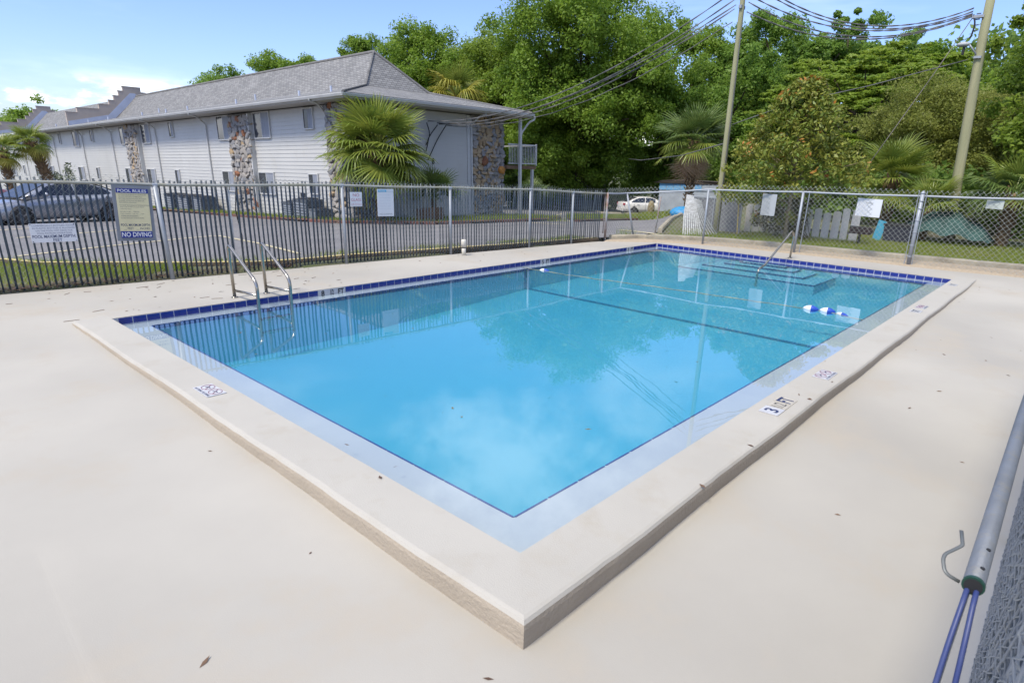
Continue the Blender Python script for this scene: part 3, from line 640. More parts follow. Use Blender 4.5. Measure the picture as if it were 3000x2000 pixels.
fl = thing('chain_link_fence', 'galvanised chain link fence with dark vertical privacy slats beside the parking lot', 'fence', (4, 8.5, 0))
LX = [-6.0, -2.2, 1.4, 4.28, 6.63, 8.85, 10.26, 11.5]
LP = [(x, fence_y(x)) for x in LX[:-1]] + [(11.5, 7.71)]
def ltop(x): return float(np.interp(x, [-6, -0.5, 1.4, 4.28, 6.63, 8.85, 10.26, 11.5], [1.50, 1.46, 1.41, 1.40, 1.35, 1.31, 1.235, 1.20]))
for x in LX[1:-1]:
    y = fence_y(x) - 0.03; lean = -0.05 if x == 1.4 else 0.01
    po = MB().tube([(x, y, -0.1), (x + lean, y + 0.01, ltop(x) - 0.01)], 0.027 if x > 2 else 0.033, 10).build('post', galv_m, fl, True)
    MB().tube([(x + lean - .035, y + 0.01, ltop(x)), (x + lean + .035, y + 0.01, ltop(x))], 0.026, 10).build('loop_cap', galv_m, po)
MB().tube([(11.5, 7.68, -0.05), (11.52, 7.69, 1.22)], 0.030, 10).build('post', rust_m, fl, True)
MB().tube([(11.45, 7.72, 0.2), (11.47, 7.73, 1.18)], 0.014, 6).build('tension_bar', rust_m, fl, True)
P = [(x, fence_y(x) - 0.01, ltop(x) + 0.006 * math.sin(x * 2.1)) for x in frange(-6, 11.5, 0.35)]
MB().tube(P, 0.021, 8).build('top_rail', rail_m, fl, True)
q = MB().tube([(2.36, fence_y(2.36) + 0.07, -0.1), (2.40, fence_y(2.4) + 0.08, 1.42)], 0.03, 8); q.build('post', trimw_m, fl, True)
pole_cap = None
fp = [(x, fence_y(x) + 0.025) for x in LX]
m_ = chain_mesh(fp, lambda s: ltop(-6 + s) + 0.09 + 0.02 * math.sin(s * 3), lambda s: 0.02, 0.0725, 0.0014, 3, 3, 0.003).build('chain_link', wire_m, fl); m_['kind'] = 'stuff'
SL = [MB().tube([(j, 0, 0), (j * .6, 0.004, 0.5), (-j, -0.003, 1.0)], [0.016, 0.0155, 0.016], 6, flat=0.35).mesh('slat', slat_m, True) for j in (-0.006, 0.002, 0.007)]
SLG = [MB().tube([(j, 0, 0), (j * .6, 0.004, 0.5), (-j, -0.003, 1.0)], [0.0125, 0.012, 0.0125], 6, flat=0.35).mesh('slat', mat('pale_privacy_slat', (0.085, 0.105, 0.115), 0.5, var=0.6, vscale=2, col2=(0.06, 0.075, 0.083), island=0.3), True) for j in (-0.01, 0.004, 0.01)]
x = -4.6; i = 0
while x < 11.42:
    if rnd.random() > 0.015:
        h = ltop(x) + rnd.uniform(0.02, 0.055); rep = SL if x < 5.2 else SLG
        o = link('slat', rnd.choice(rep), fl, (x - 4, fence_y(x) + 0.028 - 8.5, 0.015), (0, rnd.gauss(0, 0.008), math.pi / 2 + rnd.uniform(-.4, .4)), (1, 1, h))
    x += 0.0725
# dead sticks woven in the mesh near the pale post
MB().tube([(2.50, fence_y(2.5) + 0.05, 0.0), (2.53, fence_y(2.5) + 0.06, 0.6), (2.47, fence_y(2.5) + 0.05, 1.0), (2.52, fence_y(2.5) + .05, 1.38)], 0.010, 5).build('vine_stem', dark_m, fl)

fr = thing('chain_link_fence', 'bare galvanised chain link fence with signs beyond the pool steps', 'fence', (13.5, 4, 0))
RP = [(11.52, 7.70), (13.25, 7.98), (13.13, 5.70), (13.53, 3.48), (13.74, 1.04), (13.95, -1.2), (14.3, -4.5)]
RP = [(11.52, 7.70), (12.45, 7.72), (13.13, 5.70), (13.53, 3.48), (13.74, 1.04), (13.95, -1.2), (14.3, -4.5)]
rz_ = [1.20, 1.19, 1.38, 1.43, 1.47, 1.53, 1.55]
def rtop(s):
    acc = [0]
    for a, b in zip(RP, RP[1:]): acc.append(acc[-1] + (Vector(b) - Vector(a)).length)
    return float(np.interp(s, acc, rz_))
P3 = [(p[0], p[1], z) for p, z in zip(RP, rz_)]
PR = []
for a, b in zip(P3, P3[1:]):
    for k in range(6): PR.append(tuple(Vector(a).lerp(Vector(b), k / 6) + Vector((0, 0, -0.012 * math.sin(math.pi * k / 6)))))
MB().tube(PR + [P3[-1]], 0.022, 8).build('top_rail', galv_m, fr, True)
for (x, y), z, r_, lean in (((13.13, 5.70), 1.38, 0.026, 0.0), ((13.53, 3.48), 1.43, 0.030, 0.0), ((13.95, -1.2), 1.53, 0.03, 0)):
    MB().tube([(x - 0.03, y, -0.06), (x - 0.03 + lean, y, z - 0.01)], r_, 10).build('post', galv_m, fr, True)
MB().tube([(12.63, 7.50, -0.05), (12.45, 7.72, 1.19)], 0.026, 10).build('post', galv_m, fr, True)
MB().tube([(13.78, 7.55, 0.0), (13.85, 7.50, 1.09)], 0.02, 10).build('post', rust_m, fr, True)
po = MB().tube([(13.70, 1.04, -0.06), (13.70, 1.06, 1.52)], 0.042, 12).build('post', galv_m, fr, True)
MB().tube([(13.70, 1.06, 1.52), (13.70, 1.06, 1.54), (13.70, 1.06, 1.58)], [0.048, 0.045, 0.008], 12).build('cap', galv_m, po, True)
for z in (0.18, 0.42, 0.7, 0.95, 1.2, 1.36): MB().tube([(13.70, 1.05, z), (13.70, 1.05, z + 0.022)], 0.05, 12).build('tension_band', galv_m, po, True)
for dy in (-0.075, 0.075): MB().tube([(13.69, 1.05 + dy, 0.0), (13.70, 1.06 + dy, 1.58)], 0.008, 6).build('tension_bar', galv_m, po)
MB().tube([(13.52, 3.36, -0.05), (13.52, 3.34, 1.42)], 0.010, 6).build('tension_bar', galv_m, fr)
RM = [(11.54, 7.72), (12.47, 7.74), (13.16, 5.70), (13.56, 3.48), (13.77, 1.04), (13.98, -1.2), (14.3, -4.5)]
m_ = chain_mesh(RM, lambda s: rtop(s) + 0.115, lambda s: 0.02, 0.105, 0.0036, 4, 5, 0.0025).build('chain_link', wire_m, fr); m_['kind'] = 'stuff'

# near fence on the right with conduit
SLN = [MB().tube([(j, 0, 0), (j * .6, 0.004, 0.5), (-j, -0.003, 1.0)], [0.020, 0.0195, 0.020], 6, flat=0.3).mesh('slat', mat('blue_grey_slat', (0.10, 0.125, 0.155), 0.5, var=0.6, vscale=3, col2=(0.065, 0.08, 0.10), island=0.3), True) for j in (-0.006, 0.004)]
nf = thing('chain_link_fence', 'close up blurred chain link fence at the lower right edge of the deck', 'fence', (1, -1.88, 0))
m_ = chain_mesh([(-1.55, -1.885), (0.2, -1.875), (3.2, -1.87), (5.0, -1.87)], lambda s: 1.50, lambda s: 0.0, 0.068, 0.0024, 6, 8, 0.004).build('chain_link', galv_m, nf, True); m_['kind'] = 'stuff'
for k in range(84):
    x = -0.95 + k * .068; link('slat', rnd.choice(SLN), nf, (x - 1, -.028 + .008 * (x > .2), .0), (0, rnd.gauss(0, .006), math.pi / 2 + rnd.uniform(-.3, .3)), (1, 1, 1.46))
for x in (2.2, 5.0): MB().tube([(x, -1.90, -0.2), (x, -1.90, 1.5)], 0.03, 10).build('post', galv_m, nf, True)
cd = thing('conduit', 'grey metal conduit with blue cables coming out of its open end', 'conduit', (0, -1.803, 1.2))
MB().tube([(-0.775, -1.806, 1.20), (0.36, -1.792, 1.20), (4.5, -1.76, 1.20)], 0.0175, 18).build('pipe', conduit_m, cd, True)
MB().tube([(-0.779, -1.806, 1.20), (-0.772, -1.806, 1.20)], 0.0182, 18).build('bushing', green_m, cd); MB().tube([(-0.7805, -1.806, 1.20), (-0.779, -1.806, 1.20)], 0.0145, 18).build('opening', dark_m, cd)  # dark disc on the closed pipe end stands in for shade inside it
for x in (-0.735, -0.655): MB().tube([(x, -1.811, 1.2155), (x, -1.8115, 1.2185)], 0.004, 8).build('screw_hole', dark_m, cd)
MB().tube(bend([(-0.755, -1.785, 1.185), (-0.762, -1.760, 1.195), (-0.735, -1.748, 1.215), (-0.70, -1.766, 1.222), (-0.69, -1.772, 1.226), (-0.655, -1.762, 1.238)], 0.014, 5), 0.0034, 6, flat=0.35).build('strap', mat('dull_strap', (0.13, 0.14, 0.14), 0.5, 0.3), cd, True)
for dy, z, m2 in ((0.007, 1.197, bluewire_m), (-0.007, 1.200, bluewire_m)):
    MB().tube(bend([(-0.74, -1.806 + dy, z), (-0.80, -1.806 + dy, z - 0.012), (-0.86, -1.808 + dy * 1.6, z - 0.08), (-0.93 - dy, -1.812 + dy * 2.2, z - 0.22), (-1.02, -1.82 + dy * 2.5, 0.6), (-1.05, -1.82, 0.2)], 0.06, 4), 0.0047, 8).build('cable', m2, cd, True)
MB().tube(bend([(-0.76, -1.80, 1.19), (-0.84, -1.798, 1.10), (-0.92, -1.797, 0.95), (-1.0, -1.80, 0.5)], 0.06, 4), 0.005, 6).build('cable', mat('grey_sheath', (0.20, 0.21, 0.22), 0.6), cd, True)

# ------------------------------------------------------------------ signs
def sign(name, label, loc, rz, w_, h_, m, tilt=0.0, frame=None, group=None, th=0.006):
    t = thing(name, label, 'sign', loc, rz, group); t.rotation_euler.y = tilt
    if frame:
        MB().box((-w_ / 2 - frame, -0.004, -h_ / 2 - frame), (w_ / 2 + frame, 0.012, h_ / 2 + frame)).build('frame', frameg_m, t, world=False)
    MB().box((-w_ / 2, -0.004 - th, -h_ / 2), (w_ / 2, -0.004, h_ / 2)).build('panel', m, t, world=False)
    t['face'] = -0.0046 - th; return t
def put(t, s, x, z, wd, ht, m, bold=0.0, name='lettering', dy=0.0):
    return link(name, text_mesh(s, wd, ht, m, bold=bold), t, (x, t['face'] - dy, z))
def band(t, x0, x1, z0, z1, m, name='band'):
    return MB().box((x0, t['face'] - 0.0012, z0), (x1, t['face'], z1)).build(name, m, t, world=False)
ang = math.atan(-0.098); GS = 'signs wired to the pool fences'
s = sign('pool_rules_sign', 'cream POOL RULES sign with blue NO DIVING band in grey frame', (1.03, fence_y(1.03) - 0.035, 1.01), ang, 0.40, 0.70, signc_m, 0.045, 0.045, GS)
band(s, -0.2, 0.2, 0.285, 0.35, signb_m); band(s, -0.2, 0.2, -0.35, -0.255, signb_m)
put(s, 'POOL RULES', 0, 0.317, 0.36, 0.042, signw_m, 0.02, dy=0.002); put(s, 'NO DIVING', 0, -0.302, 0.375, 0.068, signw_m, 0.02, dy=0.002)
lines = ['NO FOOD OR BEVERAGES IN THE POOL OR', 'ON POOL WET DECK. COMMERCIALLY', 'BOTTLED WATER IN PLASTIC BOTTLES IS', 'ALLOWED ON THE POOL WET DECK FOR', 'POOL PATRON HYDRATION.', 'NO GLASS OR ANIMALS IN THE FENCED POOL', 'AREA (OR 50 FEET (15.24 M) FROM', 'UNFENCED POOL).', 'BATHING LOAD: __ PERSONS', 'POOL HOURS: _ A.M. TO ___ P.M.', 'SHOWER BEFORE ENTERING', 'DO NOT SWALLOW THE POOL WATER']
zz = 0.262
for i, t_ in enumerate(lines):
    put(s, t_, -0.18 + 0.0049 * len(t_) + 0.008, zz, 0.0098 * len(t_), 0.0165, mat('faded_print', (0.13, 0.125, 0.13), 0.7)); zz -= 0.0275 + (0.010 if i in (4, 7) else 0.002 if i > 7 else 0)
put(s, 'POOL MAXIMUM DEPTH:', 0.0, -0.165, 0.37, 0.036, navy_m, 0.01); put(s, '__ FEET   __ INCHES', 0.01, -0.218, 0.33, 0.036, navy_m)
s = sign('bottled_water_sign', 'white sign about commercially bottled water low on the left fence', (0.045, fence_y(0.045) - 0.03, 0.78), ang, 0.51, 0.25, signw_m, 0.012, None, GS)
for i, t_ in enumerate(['COMMERCIALLY BOTTLED WATER', 'IN PLASTIC BOTTLES IS ALLOWED', 'ON THE POOL WET DECK FOR', 'POOL PATRON HYDRATION']): put(s, t_, 0.01, 0.098 - 0.034 * i, (0.47, 0.47, 0.41, 0.38)[i], 0.021, mat('blue_grey_print', (0.07, 0.085, 0.15), 0.6))
put(s, 'POOL MAXIMUM DEPTH:', 0.0, -0.047, 0.48, 0.042, navy_m, 0.015); put(s, 'FEET', 0.03, -0.097, 0.10, 0.040, navy_m, 0.01)
for x in (-0.24, 0.24):
    for z in (-0.112, 0.112): q = MB().tube([(x, s['face'] - 0.003, z), (x, s['face'], z)], 0.006, 8).build('screw', dark_m, s, world=False)
s = sign('no_glass_sign', 'small white hand lettered NO GLASS sign on the left fence', (4.545, fence_y(4.545) - 0.03, 1.157), ang, 0.235, 0.255, signw_m, 0.02, None, GS)
rp = mat('faded_red_print', (0.36, 0.07, 0.10), 0.6); rp2 = mat('pale_red_print', (0.52, 0.30, 0.32), 0.6)
put(s, 'NO', 0, 0.075, 0.125, 0.055, rp); put(s, 'GLASS', 0, -0.008, 0.20, 0.052, rp); put(s, 'OR FOOD', 0, -0.088, 0.20, 0.045, rp2)
s = sign('pool_notice_sign', 'tall white faded pool notice with a blue heading strip', (5.145, fence_y(5.145) - 0.03, 1.085), ang, 0.345, 0.50, signw_m, 0.012, None, GS)
band(s, -0.155, 0.02, 0.195, 0.235, mat('faded_blue_band', (0.10, 0.34, 0.50), 0.6), 'heading_band'); band(s, 0.025, 0.155, 0.195, 0.235, mat('pale_grey_band', (0.48, 0.52, 0.55), 0.6), 'heading_band')
put(s, 'POOL', -0.068, 0.215, 0.13, 0.03, signw_m, dy=0.002); pale = mat('pale_print', (0.46, 0.47, 0.49), 0.7)
put(s, 'RULES', 0.09, 0.215, 0.11, 0.028, signw_m, dy=0.002)
for i in range(6): put(s, ['NO FOOD OR DRINK', 'SHOWER BEFORE ENTERING', 'NO GLASS OR ANIMALS', 'POOL HOURS DAWN TO DUSK', 'BATHING LOAD __ PERSONS', 'DO NOT SWALLOW WATER'][i], -0.01, 0.145 - 0.052 * i, 0.24, 0.016, pale)
put(s, 'NO DIVING', 0.0, -0.208, 0.27, 0.03, mat('grey_print', (0.22, 0.23, 0.24), 0.7))
def rfence_x(y): return float(np.interp(-y, [-5.7, -3.48, -1.04, 1.2], [13.13, 13.53, 13.74, 13.95]))
s = sign('blank_sign', 'blank grey upright plate hung on the right fence above the handrail', (rfence_x(4.24) + 0.055, 4.24, 1.09), -math.pi / 2 - 0.16, 0.38, 0.51, signg_m, 0.01, None, GS)
s = sign('faded_notice', 'wide white notice with one short faded word on the right fence', (rfence_x(2.06) + 0.055, 2.06, 1.16), -math.pi / 2 - 0.1, 0.53, 0.39, signw_m, 0.02, None, GS)
put(s, 'Respect', 0.0, 0.10, 0.15, 0.042, mat('soft_black_print', (0.08, 0.08, 0.09), 0.7))
s = sign('blank_sign', 'small pale green blank plate at the far right end of the fence', (rfence_x(-0.22) + 0.055, -0.22, 1.37), -math.pi / 2 - 0.1, 0.30, 0.17, mat('pale_green_sign', (0.44, 0.47, 0.42), 0.5, var=0.4), 0.01, None, GS)
for o in bpy.data.objects:
    if 'face' in o: del o['face']

# ------------------------------------------------------------------ apartment building (local frame: origin at wall corner line y = 20.6, tilted 1.1 degrees)
B = thing('apartment_building', 'long two storey white sided apartment building with grey hip roof and stone pillars', 'building', (0, 20.6, 0)); B.rotation_euler = (-0.0195, 0, 0)
XW, XE, YL = 12.4, 20.78, 80.0
def bld(q, name, m, parent=B, smooth=False): return q.build(name, m, parent, smooth, world=False)
bld(MB().box((XW, 0, -3.2), (XE, YL, 3.86)), 'wall', mat('wall_core', (0.45, 0.45, 0.45), 0.9))
def siding(p0, p1, z0, z1, nrm, step=0.165):
    """overlapping boards: saw-tooth in depth between two plan points"""
    q = MB(); n = int((z1 - z0) / step); p0 = Vector(p0); p1 = Vector(p1); nn = Vector(nrm)
    for i in range(n):
        a, b = z0 + i * step, z0 + (i + 1) * step
        for p in (p0, p1): pass
        A = [(p0 + nn * 0.024), (p1 + nn * 0.024), (p1 + nn * 0.008), (p0 + nn * 0.008)]
        q.add([(A[0].x, A[0].y, a), (A[1].x, A[1].y, a), (A[2].x, A[2].y, b), (A[3].x, A[3].y, b), (p0.x + nn.x * .004, p0.y + nn.y * .004, a), (p1.x + nn.x * .004, p1.y + nn.y * .004, a)], [(0, 1, 2, 3), (4, 5, 1, 0)])
    return q
sd = bld(siding((XW, YL), (XW, 0.0), -1.6, 3.82, (-1, 0)), 'siding', siding_m); sd['kind'] = 'stuff'
sd = bld(siding((XW, 0.0), (18.45, 0.0), -1.6, 3.82, (0, -1)), 'siding', siding_m); sd['kind'] = 'stuff'
bld(MB().box((18.46, -0.05, -1.4), (18.74, 0.0, 3.84)), 'corner_trim', trimw_m)
bld(MB().tube([(18.68, -0.09, -1.2), (18.68, -0.09, 3.4), (18.75, -0.5, 3.75), (18.80, -0.95, 3.86)], 0.045, 8), 'downspout', trimw_m)
# windows on the long wall
wins = []
for y0, y1 in ((6.45, 8.05), (10.6, 12.1), (21.85, 23.35), (26.2, 27.5), (37.35, 38.95), (46.6, 47.9), (52, 53.5), (62, 63.5), (69, 70.5)): wins += [(y0, y1, 2.69, 3.85), (y0 + .1, y1 + .05, 0.2, 1.22)]
for y0, y1 in ((2.65, 3.45), (18.02, 18.70), (33.5, 34.2), (42.55, 43.15), (58, 58.7)): wins += [(y0, y1, 2.97, 3.82), (y0, y1, 0.35, 1.21)]
for i, (y0, y1, z0, z1) in enumerate(wins):
    q = MB(); f = 0.045; x0, x1 = XW - 0.085, XW + 0.02
    q.box((x0, y0, z0), (x1, y0 + f, z1)); q.box((x0, y1 - f, z0), (x1, y1, z1)); q.box((x0, y0 + f, z1 - f), (x1, y1 - f, z1)); q.box((x0 - .02, y0 + f, z0), (x1, y1 - f, z0 + f))
    fo = bld(q, 'window', trimw_m); ym = (y0 + y1) / 2
    wide = y1 - y0 > 1
    hb = y0 + f + (y1 - y0 - 2 * f) * 0.5
    bld(MB().box((XW - 0.058, y0 + f, z0 + f), (XW - 0.054, y1 - f, z1 - f)), 'pane', glass_m, fo)
    if wide:
        bld(MB().box((XW - 0.064, y0 + f, z0 + f), (XW - 0.060, hb, z1 - f)), 'blind', blind_m, fo)
        bld(MB().box((XW - 0.074, hb - 0.02, z0 + f), (XW - 0.060, hb + 0.02, z1 - f)), 'sash', trimw_m, fo)
    else:
        bld(MB().box((XW - 0.064, y0 + f, z0 + f), (XW - 0.060, y0 + 0.55 * (y1 - y0), z1 - f)), 'blind', blind_m, fo)
# roof: eave, flare break, ridge
EX0, EX1, EY0 = 11.50, 21.75, -1.05
BX0, BX1, BY0, BZ = 14.80, 18.30, 2.40, 4.86
RX, RY, RZ, EZ = 16.35, 3.85, 6.52, 4.10
def roof_mesh():
    V = [(EX0, EY0, EZ), (EX1, EY0, EZ), (EX0, YL, EZ), (EX1, YL, EZ), (BX0, BY0, BZ), (BX1, BY0, BZ), (BX0, YL, BZ), (BX1, YL, BZ), (RX, RY, RZ), (RX, YL, RZ)]
    F = [(0, 4, 6, 2), (4, 8, 9, 6), (0, 1, 5, 4), (4, 5, 8), (1, 3, 7, 5), (5, 7, 9, 8)]
    me = bpy.data.meshes.new('roof'); me.from_pydata(V, [], F); uv = me.uv_layers.new(name='UVMap')
    for p in me.polygons:
        n = p.normal
        u = Vector((-n.y, n.x, 0)).normalized(); v = n.cross(u)
        for li in p.loop_indices:
            c = Vector(V[me.loops[li].vertex_index]); uv.data[li].uv = (c.dot(u), c.dot(v))
    me.materials.append(shingle_m); me.update(); return me
roof = link('roof', roof_mesh(), B)
bld(MB().box((EX0 + 0.02, EY0 + 0.02, 3.90), (EX1 - 0.02, YL, 3.93)), 'soffit', soffit_m)
bld(MB().box((EX0 + 0.005, EY0 + 0.005, 3.931), (EX0 + 0.05, YL, 4.085)).box((EX0 + 0.05, EY0 + 0.005, 3.931), (EX1 - 0.05, EY0 + 0.05, 4.085)).box((EX1 - 0.05, EY0 + 0.005, 3.931), (EX1 - .005, YL, 4.085)), 'fascia', trimw_m)
def gutter(a, b, o):
    q = MB(); a, b, o = Vector(a), Vector(b), Vector(o); pr = [(0.0, 0.0), (0.0, -0.10), (0.09, -0.11), (0.125, -0.03), (0.125, 0.0), (0.115, 0.0), (0.085, -0.095), (0.01, -0.09), (0.01, 0)]
    for p in (a, b): q.v += [tuple(p + o * d + Vector((0, 0, z))) for d, z in pr]
    n = len(pr)
    for k in range(n - 1): q.f.append((k, k + 1, n + k + 1, n + k))
    q.f += [tuple(range(n)), tuple(range(n, 2 * n))[::-1]]; return q
bld(gutter((EX0, EY0 - .1, 4.07), (EX0, 48.0, 4.07), (-1, 0, 0)), 'gutter', trimw_m)
bld(gutter((EX0 - .1, EY0, 4.07), (EX1 + .1, EY0, 4.07), (0, -1, 0)), 'gutter', trimw_m)
bld(MB().tube([(EX0, EY0, EZ + .02), (BX0, BY0, BZ + .03), (RX, RY, RZ + .03), (RX, 36, RZ + .03)], 0.07, 6, flat=0.6).tube([(EX1, EY0, EZ + .02), (BX1, BY0, BZ + .03), (RX, RY, RZ + .03)], 0.07, 6, flat=0.6), 'ridge_cap', mat('ridge_shingle', (0.17, 0.165, 0.16), 0.95, var=0.8, vscale=4), roof)
for y, x, h in ((10.14, 12.6, .2), (16.2, 12.6, .2), (19.4, 12.6, .2), (23.4, 12.6, .2), (30.2, 12.6, .2), (34.9, 12.6, .2), (44.2, 12.6, .2), (1.7, 12.7, .22), (4.06, 12.6, .2), (11.0, 14.0, .28), (24.6, 14.0, .28)):
    z = EZ + (x - EX0) * 0.23; bld(MB().tube([(x, y, z - .02), (x, y, z + h)], 0.045, 8), 'vent_pipe', flash_m, roof)
for y, yt in ((13.46, 13.1), (20.9, 20.5), (29.3, 28.8), (36.4, 35.9), (44.9, 44.4), (56.6, 56), (68.7, 68.3), (1.62, 1.25)):
    bld(MB().tube(bend([(XW - 0.08, y, -1.3), (XW - 0.08, y, 3.55), (EX0 + 0.25, yt, 3.85), (EX0 - 0.06, yt, 3.92), (EX0 - .06, yt, 4.0)], 0.12, 4), 0.042, 8), 'downspout', trimw_m)
# stepped fire wall parapets with pale flashing
def parapet(y):
    st = [(11.52, 12.25, 5.05), (12.25, 13.7, 5.40), (13.7, 14.42, 5.75), (14.42, 14.8, 6.10), (14.8, 15.17, 6.45), (15.17, 15.5, 6.82), (15.5, 16.75, 7.16), (16.75, 17.1, 6.82), (17.1, 17.5, 6.45), (17.5, 18.2, 6.1), (18.2, 21.7, 5.4)]
    poly = [(st[0][0], y, 4.0)]
    for a, b, z in st: poly += [(a, y, z), (b, y, z)]
    poly.append((st[-1][1], y, 4.0))
    w_ = bld(MB().prism(poly, (0, 0.22, 0)), 'parapet', tan_m)
    fl_ = [(11.58, y - .012, 4.05), (11.58, y - .012, 4.42), (14.27, y - .012, 5.04), (15.96, y - .012, 6.72), (16.3, y - .012, 6.72), (17.9, y - .012, 5.1), (17.9, y - .012, 4.6), (16.1, y - .012, 6.2), (14.6, y - .012, 4.75)]
    bld(MB().prism(fl_, (0, 0.011, 0)), 'flashing', flash_m, w_)
    q = MB()
    for a, b, z in st: q.box((a - .03, y - 0.03, z), (b, y + 0.25, z + 0.035))
    bld(q, 'coping_cap', tan_m, w_)
parapet(35.9); parapet(64.0)
# fieldstone: uneven stones, the nearer ones single parts
def stone_mesh(i, m):
    r_ = random.Random(i); q = MB(); n = r_.choice((5, 6, 6, 7)); a0 = r_.uniform(0, 6)
    out = []
    for k in range(n):
        a = a0 + 2 * math.pi * (k + r_.uniform(-.32, .32)) / n; d = r_.uniform(.42, .66); out.append((d * math.cos(a), d * math.sin(a)))
    tx, tz = r_.uniform(-.5, .5), r_.uniform(-.5, .5)
    q.v += [(x, 0, z) for x, z in out] + [(x * .93, -0.75 + tx * x + tz * z, z * .93) for x, z in out] + [(x * .62, -1.0 + tx * x * 1.4 + tz * z * 1.4, z * .62) for x, z in out]
    for a in (0, n):
        for k in range(n): q.f.append((a + k, a + (k + 1) % n, a + n + (k + 1) % n, a + n + k))
    q.f.append(tuple(range(2 * n, 3 * n))); return q.mesh('stone', m)
SM = [stone_mesh(i, STONES[(0, 1, 0, 1, 0, 2, 1, 0, 0, 3, 0, 1, 0, 1, 1, 0, 0, 2, 0, 1, 0, 0, 1, 0)[i]]) for i in range(24)]
def stones(host, o, ax, wd, z0, z1, size, single=True, seed=0):
    """irregular courses on a face: o = corner, ax = unit vector along face (viewer's left to right)"""
    r_ = random.Random(seed); ax = Vector(ax); rz = math.atan2(ax.y, ax.x); z = z0; cnt = 0; q = MB()
    while z < z1:
        h = size * r_.uniform(0.55, 0.95); s = -r_.uniform(0, size * .5)
        while s < wd:
            wv = size * r_.uniform(0.7, 1.9)
            if r_.random() < .12: wv *= .5
            cx = min(max(s + wv / 2, 0.05), wd - 0.05); p = Vector(o) + ax * cx
            sc = (wv * 1.12, r_.uniform(0.03, 0.12), h * r_.uniform(1.05, 1.5)); me = r_.choice(SM); tilt = r_.gauss(0, 0.5); pz = z + h / 2 + r_.uniform(-.03, .03)
            if single:
                link('stone', me, host, (p.x, p.y, pz), (0, tilt, rz), sc)
            else:
                mt = Matrix.Translation((p.x, p.y, pz)) @ Matrix.Rotation(rz, 4, 'Z') @ Matrix.Rotation(tilt, 4, 'Y') @ Matrix.Diagonal((*sc, 1))
                q.add([mt @ v.co for v in me.vertices], [tuple(f.vertices) for f in me.polygons])
            s += wv; cnt += 1
        z += h
    if not single:
        ob = bld(q, 'stonework', STONES[r_.choice((0, 2))], host); ob['kind'] = 'stuff'
        for m_ in STONES[:4]: ob.data.materials.append(m_)
        for i, f in enumerate(ob.data.polygons): f.material_index = (0, 1, 2, 1, 3, 0, 2)[(i // 15) % 7]
    return cnt
def pillar(y0, y1, size, single, seed):
    p = bld(MB().box((XW - 0.20, y0, -1.6), (XW, y1, 3.80)), 'stone_pillar', mortar_m)
    n = stones(p, (XW - 0.20, y1, 0), (0, -1, 0), y1 - y0, -1.2, 3.72, size, single, seed)
    if single: stones(p, (XW - 0.20, y0, 0), (1, 0, 0), 0.2, -1.2, 3.7, size, False, seed + 5)
    bld(MB().box((XW - 0.24, y0 - 0.13, -1.3), (XW, y0 - 0.03, 3.80)), 'corner_trim', trimw_m); return n
n1 = pillar(8.32, 10.42, 0.27, True, 1)
pillar(23.8, 25.9, 0.26, False, 2); pillar(47.8, 50.2, 0.30, False, 3); pillar(64.1, 66.8, 0.30, False, 4)
p = bld(MB().box((XW - 0.18, -0.18, -1.6), (XW + 1.2, 1.5, 3.8)), 'stone_pillar', mortar_m)
n2 = stones(p, (XW - 0.18, 1.5, 0), (0, -1, 0), 1.66, -1.2, 3.72, 0.29, True, 7); n2 += stones(p, (XW - .18, -.18, 0), (1, 0, 0), 1.38, -1.2, 3.72, .30, False, 8)
p = bld(MB().box((18.76, -0.06, -1.4), (20.78, 0.6, 3.80)), 'stone_wall', mortar_m)
n3 = stones(p, (18.78, -0.06, 0), (1, 0, 0), 1.98, -1.1, 3.7, 0.23, False, 9)
link('stone', stone_mesh(90, STONES[4]), p, (20.60, -0.10, 1.50), (0, 0.1, 0), (0.5, 0.14, 0.36))
link('stone', stone_mesh(91, STONES[3]), p, (19.48, -0.10, 1.86), (0, 0.3, 0), (0.42, 0.14, 0.42))
link('stone', stone_mesh(92, STONES[2]), p, (20.0, -0.10, 2.1), (0, 0.3, 0), (0.34, 0.13, 0.18))
# balcony at the far corner
q = MB().box((20.80, -0.35, 1.55), (22.9, 9, 1.72)); bal = bld(q, 'balcony', mat('balcony_timber', (0.20, 0.13, 0.08), 0.8, var=0.7, vscale=3))
q = MB().box((20.8, -0.42, 2.66), (22.86, -0.37, 2.72)).box((20.8, -0.42, 1.78), (22.86, -0.37, 1.83)).box((22.82, -0.42, 1.72), (22.88, -0.36, 2.75)).box((22.83, -0.36, 2.66), (22.88, 9, 2.72))
bld(q, 'railing', trimw_m, bal)
for k in range(17): bld(MB().box((20.86 + k * .117, -0.405, 1.83), (20.885 + k * .117, -0.385, 2.66)), 'baluster', trimw_m, bal)
bld(MB().box((21.30, -0.72, -1.2), (21.42, -0.6, 3.9)), 'post', trimw_m); bld(MB().box((22.62, -0.34, -1.2), (22.74, -0.22, 1.55)), 'post', trimw_m)
bld(MB().tube(bend([(21.47, -0.62, -1.1), (21.47, -0.62, 3.2), (21.75, -0.9, 3.72), (21.9, -1.1, 3.82), (21.9, -1.1, 3.98)], .15, 4), 0.045, 8), 'downspout', trimw_m)
link('house_number', text_mesh('8', 0.15, 0.25, black_m, bold=0.02), B, (16.41, -0.045, 1.81))
bld(MB().box((XW - .03, 3.9, 0.2), (XW, 4.35, 0.37)), 'wall_vent', dark_m)

